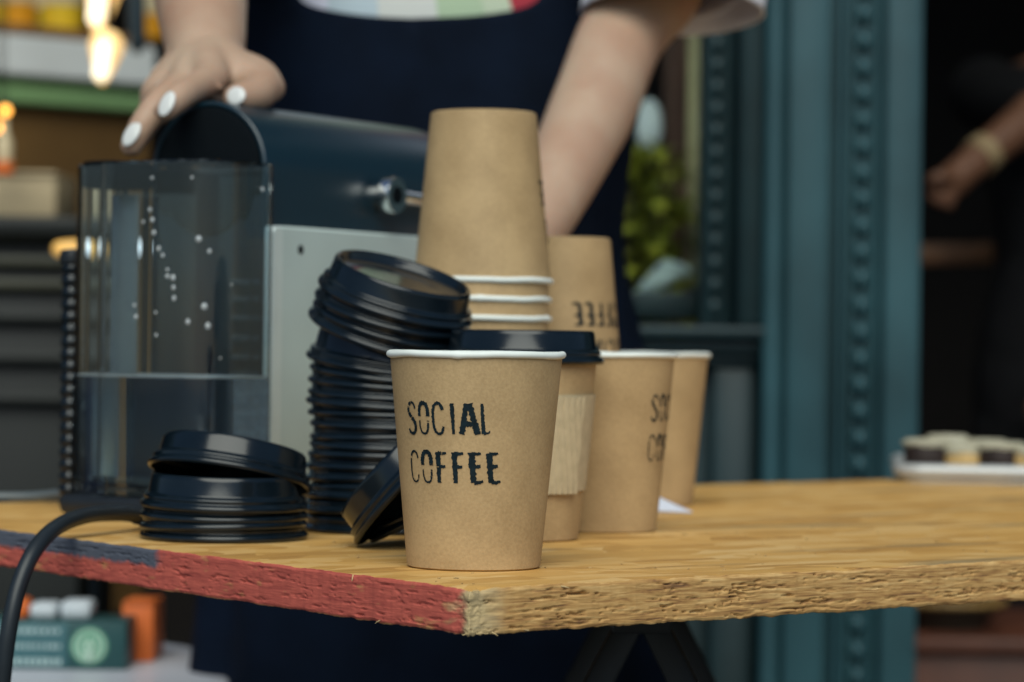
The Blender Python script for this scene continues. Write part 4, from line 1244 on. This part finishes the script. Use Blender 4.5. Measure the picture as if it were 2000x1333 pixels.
LEV = [(1.41, .075, .065, 0, .02), (1.38, .135, .085, 0, .01), (1.33, .165, .100, 0, 0), (1.26, .158, .112, 0, -.005), (1.18, .142, .108, 0, -.005), (1.08, .132, .100, 0, 0), (.98, .155, .110, 0, 0), (.90, .165, .118, 0, .005), (.82, .160, .115, 0, .005)]

bar = thing('person', 'person in a navy apron and printed t-shirt, one hand resting on the coffee machine', 'person', (0, 0, 0))
BX, BY = P(845, 500, 2.2).x, 2.22
bm = bmesh.new()
loft_rings(bm, torso_rings(BX, BY, -.004, LEV))
hc = Vector((BX - .01, BY - .06, 1.575)); head(bm, hc)
for s in (-1, 1):
    limb(bm, [(BX + s * .085, BY, .84), (BX + s * .09, BY - .015, .46), (BX + s * .09, BY + .02, .09)], [.082, .052, .036], 8)
    limb(bm, [(BX + s * .09, BY + .02, .035), (BX + s * .10, BY - .13, .028)], [.036, .028])
# screen-left arm
shL = Vector((BX - .150, BY - .01, 1.345)); elL = P(384, -175, 1.92); wrL = P(402, 112, 1.735)
limb(bm, [shL, (shL + elL) / 2 + Vector((-.015, 0, -.01)), elL, (elL + wrL) / 2 + Vector((-.001, 0, .0)), wrL], [.046, .040, .036, .0315, .0235], 8, 22)
# palm: fans from the wrist to the knuckles
kn = {'index': P(412, 156, 1.668), 'middle': P(360, 164, 1.684), 'ring': P(330, 163, 1.70), 'little': P(318, 158, 1.73)}
for k_, r0, r1 in (('index', .017, .0102), ('middle', .018, .0104), ('ring', .017, .0098), ('little', .015, .009)):
    limb(bm, [wrL + Vector((0, .004, 0)), (wrL + kn[k_]) / 2 + Vector((0, 0, .004)), kn[k_]], [r0, .0118, r1], 6, 16)
limb(bm, [wrL, P(455, 152, 1.70)], [.021, .016])
fingers = {
    'index': ([kn['index'], P(378, 172, 1.645), P(350, 190, 1.625), P(322, 216, 1.615)], [.0104, .0086, .0084, .0068]),
    'middle': ([kn['middle'], P(318, 195, 1.652), P(283, 240, 1.642), P(257, 285, 1.64)], [.0106, .0088, .0086, .0070]),
    'ring': ([kn['ring'], P(305, 178, 1.70), P(300, 205, 1.705), P(290, 240, 1.71)], [.0108, .0096, .0088, .0075]),
    'little': ([kn['little'], P(318, 176, 1.735), P(316, 200, 1.74), P(312, 225, 1.745)], [.0095, .0083, .0075, .0065]),
    'thumb': ([P(455, 150, 1.70), P(508, 166, 1.688), P(500, 184, 1.668), P(462, 192, 1.652)], [.0150, .0122, .0105, .0086]),
}
for k_, (pts, rr) in fingers.items(): limb(bm, pts, rr, 6, 14)
limb(bm, [P(440, 140, 1.72), P(500, 152, 1.70), P(528, 172, 1.69)], [.0165, .0130, .0095], 6, 14)   # ball of the thumb
# screen-right arm, reaching down behind the cup stack to the machine
shR = Vector((BX + .150, BY - .01, 1.345)); elR = P(1214, 70, 2.06); wrR = P(1048, 440, 1.85)
shR2 = shR + Vector((.025, -.01, -.015))
limb(bm, [shR, shR2, (shR2 + elR) / 2 + Vector((.012, 0, 0)), elR, elR.lerp(wrR, .45) + Vector((.003, 0, 0)), wrR], [.046, .044, .038, .0315, .0300, .0215], 8, 22)
pR = P(985, 520, 1.80)
limb(bm, [wrR, pR], [.0225, .020]); 
fR = [P(950, 545, 1.80), P(945, 560, 1.79), P(950, 575, 1.785), P(960, 585, 1.78)]
for k, e in enumerate(fR):
    st_ = pR + Vector((0, -.004 * k, -.004 * k)); mid = st_.lerp(e, .55) + Vector((0, 0, .004))
    limb(bm, [st_, mid, e, e + Vector((-.008, .004, -.012))], [.0105, .0092, .0085, .0075], 5, 12)
limb(bm, [wrR.lerp(pR, .5), P(985, 475, 1.78), P(955, 500, 1.775)], [.013, .0105, .0085], 5, 12)
remeshed(bm, 'body', bar, M['skin'], .0027, 4)
# finger nails
def nail(p, nrm_px, along, w_, l_, parent):
    b = bmesh.new()
    ellipsoid(b, (0, 0, 0), w_, .0012, l_, u=16, v=10)
    o = from_bm(b, 'finger_nail', parent, [M['nail']], True)
    yv = Vector(nrm_px).normalized(); zv = Vector(along).normalized(); zv = (zv - yv * zv.dot(yv)).normalized(); xv = yv.cross(zv)
    o.matrix_world = Matrix(((xv.x, yv.x, zv.x, p.x), (xv.y, yv.y, zv.y, p.y), (xv.z, yv.z, zv.z, p.z), (0, 0, 0, 1)))
def tipnail(key, px, py, w_, l_, back):
    pts, rr = fingers[key]
    al = pts[-1] - pts[-2]
    d = pts[-1].y - back
    nail(P(px, py, d), (-.35, -1, .35), al, w_, l_, bar)
tipnail('index', 326, 203, .0046, .0078, .0072)
tipnail('middle', 257, 262, .0048, .0080, .0066)
tipnail('ring', 314, 172, .0038, .0058, .022)
tipnail('thumb', 461, 187, .0062, .0056, .0074)
# t-shirt: torso shell and loose sleeves
tsm = bpy.data.materials.new('printed_cotton'); tsm.use_nodes = True
n, l = tsm.node_tree.nodes, tsm.node_tree.links; b_ = n['Principled BSDF']
tc = n.new('ShaderNodeTexCoord'); v = n.new('ShaderNodeTexVoronoi'); v.inputs['Scale'].default_value = 11
ns = n.new('ShaderNodeTexNoise'); ns.inputs['Scale'].default_value = 9
va = n.new('ShaderNodeVectorMath'); va.operation = 'MULTIPLY_ADD'; va.inputs[1].default_value = (.08, .08, .08)
l.new(tc.outputs['Object'], ns.inputs['Vector']); l.new(ns.outputs['Color'], va.inputs[0]); l.new(tc.outputs['Object'], va.inputs[2]); l.new(va.outputs[0], v.inputs['Vector'])
sx = n.new('ShaderNodeSeparateXYZ'); l.new(va.outputs[0], sx.inputs[0])
mr = n.new('ShaderNodeMapRange'); mr.inputs['From Min'].default_value = BX - .10 + .04; mr.inputs['From Max'].default_value = BX + .16 + .04
l.new(sx.outputs[0], mr.inputs['Value'])
rp = n.new('ShaderNodeValToRGB'); rp.color_ramp.interpolation = 'CONSTANT'; e = rp.color_ramp.elements
e[0].position = 0; e[0].color = (.62, .63, .76, 1); e[1].position = .80; e[1].color = (.62, .63, .76, 1)
for pos, c in ((.10, (.45, .55, .62)), (.22, (.60, .62, .60)), (.34, (.40, .52, .36)), (.50, (.50, .58, .44)), (.60, (.38, .03, .05)), (.74, (.03, .04, .09))):
    x = e.new(pos); x.color = (*c, 1)
l.new(mr.outputs[0], rp.inputs['Fac']); l.new(rp.outputs[0], b_.inputs['Base Color']); b_.inputs['Roughness'].default_value = .9
bm = bmesh.new()
loft_rings(bm, torso_rings(BX, BY, .006, LEV[1:7]))
tb_ = remeshed(bm, 't_shirt', bar, tsm, .006, 4)
slm = mat('lavender_cotton', (.74, .77, .90), .9, var=.10, scale=25, bump=.2, sheen=.2)
def sleeve_cloth(pts, rad):
    b = bmesh.new(); tube(b, smooth_path(pts, 6), [rad[0] + (rad[1] - rad[0]) * k / (6 * (len(pts) - 1)) for k in range(6 * (len(pts) - 1) + 1)], 36, cap=False)
    for vv in b.verts:
        vv.co += Vector((fbm(vv.co.x * 22, vv.co.z * 22, 1) * .005, fbm(vv.co.x * 22, vv.co.z * 22, 8) * .005, 0))
    o = from_bm(b, 'sleeve', tb_, [slm], True)
    sm = o.modifiers.new('t', 'SOLIDIFY'); sm.thickness = .0016
    return o
hemR = P(1312, 26, 2.062)
sleeve_cloth([shR + Vector((-.02, 0, .02)), P(1300, -190, 2.15), P(1312, -90, 2.075), hemR], [.060, .068])
hemL = shL.lerp(elL, .55)
sleeve_cloth([shL + Vector((.02, 0, .01)), (shL + hemL) / 2, hemL + Vector((0, 0, .004))], [.062, .060])
# apron with bib, wrapped round the front
def apron():
    bm = bmesh.new(); rows = []; N = 64
    zl = [1.40, 1.36, 1.32, 1.29, 1.265, 1.24, 1.21, 1.18, 1.13, 1.08, 1.03, .98, .92, .86, .80, .72, .64, .56, .50]
    def lev(z):
        L_ = LEV
        if z <= L_[-1][0]:
            f = (L_[-1][0] - z); return L_[-1][1] + .02 * f / .3, L_[-1][2] + .02 * f / .3, 0, .005
        for a, c in zip(L_, L_[1:]):
            if c[0] <= z <= a[0]:
                t = (a[0] - z) / (a[0] - c[0]); return tuple(a[i] + (c[i] - a[i]) * t for i in (1, 2, 3, 4))
        return L_[0][1:]
    def ss(x, a, c):
        x = min(1, max(0, (x - a) / (c - a))); return x * x * (3 - 2 * x)
    def ztop(ang):
        g = abs(ang + 4)
        return 1.240 + .014 * (g / 30) ** 2 * (g < 30) + (.014 if g >= 30 else 0) + .15 * ss(g, 28, 44) - .20 * ss(g, 70, 92)
    for z0 in zl:
        row = []
        for k in range(N + 1):
            ang = -118 + 236 * k / N
            z = min(z0, ztop(ang))
            rx, ry, ox, oy = lev(z)
            a = R(-90 + ang); ca, sa = math.cos(a), math.sin(a); p = 2.3
            g = .013 + .008 * fbm(k * .10, z * 4, 2) + (.006 * math.sin(k * .55 + z * 3) if z < .95 else .0)
            x = (rx + g) * math.copysign(abs(ca) ** (2 / p), ca); y = (ry + g) * math.copysign(abs(sa) ** (2 / p), sa)
            row.append(bm.verts.new((BX + ox + x, BY + oy + y, z)))
        rows.append(row)
    for i, (A, B) in enumerate(zip(rows, rows[1:])):
        for k in range(N):
            if A[k].co.z - B[k].co.z < 1e-5 and A[k + 1].co.z - B[k + 1].co.z < 1e-5: continue
            bm.faces.new((A[k], A[k + 1], B[k + 1], B[k]))
    bmesh.ops.remove_doubles(bm, verts=bm.verts, dist=1e-5)
    loose = [v_ for v_ in bm.verts if not v_.link_faces]
    bmesh.ops.delete(bm, geom=loose, context='VERTS')
    o = from_bm(bm, 'apron', bar, [M['apron']], True)
    s1 = o.modifiers.new('t', 'SOLIDIFY'); s1.thickness = .003
    s2 = o.modifiers.new('s', 'SUBSURF'); s2.levels = 1; s2.render_levels = 1
    return o
apron()
bm = bmesh.new()
loft_rings(bm, torso_rings(BX, BY, .007, [(1.0, .152, .108, 0, 0), (.90, .165, .118, 0, .005), (.80, .160, .115, 0, .005)]))
for s in (-1, 1):
    limb(bm, [(BX + s * .082, BY, .82), (BX + s * .09, BY - .012, .46), (BX + s * .09, BY + .02, .10)], [.092, .066, .058], 8)
remeshed(bm, 'trousers', bar, M['trouser'], .008, 4)
bm = bmesh.new()
ellipsoid(bm, hc + Vector((0, .022, .022)), .082, .090, .105, u=28, v=18)
limb(bm, [hc + Vector((0, .09, .03)), hc + Vector((0, .11, -.06)), hc + Vector((0, .10, -.2))], [.04, .045, .02])
remeshed(bm, 'hair', bar, M['hair'], .006, 4)
for s in (-1, 1):
    b = bmesh.new(); ellipsoid(b, hc + Vector((s * .030, -.080, .008)), .013, .008, .008); from_bm(b, 'eye', bar, [mat('eye', (.05, .04, .035), .2, var=.1)], True)
for s in (-1, 1):
    b = bmesh.new(); limb(b, [(BX + s * .09, BY + .05, .036), (BX + s * .10, BY - .14, .030)], [.043, .036]); 
    from_bm(b, 'shoe', bar, [M['black_plastic']], True)

# second person inside the doorway, in dark clothes
p2 = thing('person', 'person in black clothes with a pale wristband in the dark doorway', 'person', (0, 0, 0))
X2, Y2 = P(2130, 500, 4.35).x, 4.38
bm = bmesh.new()
loft_rings(bm, torso_rings(X2, Y2, -.006, [(z + .06, a, b_2, c, d_) for z, a, b_2, c, d_ in LEV]))
h2 = Vector((X2 - .03, Y2 - .07, 1.64)); head(bm, h2)
for s in (-1, 1):
    limb(bm, [(X2 + s * .085, Y2, .9), (X2 + s * .09, Y2 - .015, .48), (X2 + s * .09, Y2 + .02, .10)], [.082, .052, .036], 8)
    limb(bm, [(X2 + s * .09, Y2 + .02, .04), (X2 + s * .10, Y2 - .13, .03)], [.036, .028])
s2a = Vector((X2 - .16, Y2, 1.40)); e2a = P(2035, 205, 4.18); w2a = P(1905, 315, 4.10)
limb(bm, [s2a, (s2a + e2a) / 2 + Vector((-.01, 0, 0)), e2a, w2a], [.046, .040, .035, .024], 8)
pa2 = P(1865, 348, 4.08)
limb(bm, [w2a, pa2], [.025, .024])
for k, (px, py) in enumerate(((1815, 372), (1822, 388), (1838, 398), (1855, 402))):
    limb(bm, [pa2 + Vector((.003 * k, 0, -.004 * k)), P((px + 1860) / 2, (py + 352) / 2 - 2, 4.07), P(px, py, 4.07)], [.013, .011, .008], 5, 12)
limb(bm, [pa2, P(1840, 345, 4.05), P(1818, 352, 4.05)], [.014, .011, .009], 5, 12)
s2b = Vector((X2 + .16, Y2, 1.40)); e2b = Vector((X2 + .19, Y2 - .03, 1.12)); w2b = P(2075, 735, 4.16)
limb(bm, [s2b, e2b, w2b], [.046, .036, .024], 8)
pb2 = P(2042, 785, 4.15)
limb(bm, [w2b, pb2], [.024, .022])
for k, (px, py) in enumerate(((2018, 822), (2028, 830), (2040, 834), (2050, 832))):
    limb(bm, [pb2, P((px + 2042) / 2, (py + 785) / 2, 4.14), P(px, py, 4.14)], [.011, .010, .008], 5, 12)
limb(bm, [pb2, P(2024, 785, 4.14), P(2014, 800, 4.14)], [.012, .010, .008], 5, 12)
remeshed(bm, 'body', p2, mat('dimmed_skin', (.17, .078, .045), .5, var=.15, scale=30), .0055, 4)  # skin colour darkened to carry the dimness of the interior
blk = mat('black_cotton', (.008, .008, .009), .9, var=.3, scale=30, spec=.2)
bm = bmesh.new()
loft_rings(bm, torso_rings(X2, Y2, .008, [(z + .06, a, b_2, c, d_) for z, a, b_2, c, d_ in LEV[1:]]))
limb(bm, [s2a, (s2a + e2a) / 2 + Vector((-.01, 0, 0)), s2a.lerp(e2a, .92)], [.058, .054, .050], 6)
limb(bm, [s2b, e2b, e2b.lerp(w2b, .75)], [.058, .048, .036], 6)
remeshed(bm, 'shirt', p2, blk, .008, 4)
bm = bmesh.new()
for s in (-1, 1):
    limb(bm, [(X2 + s * .082, Y2, .88), (X2 + s * .09, Y2 - .012, .48), (X2 + s * .09, Y2 + .02, .10)], [.094, .068, .060], 8)
remeshed(bm, 'trousers', p2, blk, .009, 4)
wd = (w2a - e2a).normalized()
bm = bmesh.new(); c = w2a.lerp(e2a, .10); tube(bm, [c - wd * .012, c + wd * .012], .0285, 24); from_bm(bm, 'wristband', p2, [mat('pale_band', (.36, .26, .14), .6, var=.1)], True, 50)  # band colour dimmed along with the arm
bm = bmesh.new(); ellipsoid(bm, h2 + Vector((0, .022, .022)), .082, .090, .105, u=24, v=16); from_bm(bm, 'hair', p2, [M['hair']], True)
for s in (-1, 1):
    b = bmesh.new(); limb(b, [(X2 + s * .09, Y2 + .05, .056), (X2 + s * .10, Y2 - .14, .050)], [.043, .036]); from_bm(b, 'shoe', p2, [M['black_plastic']], True)
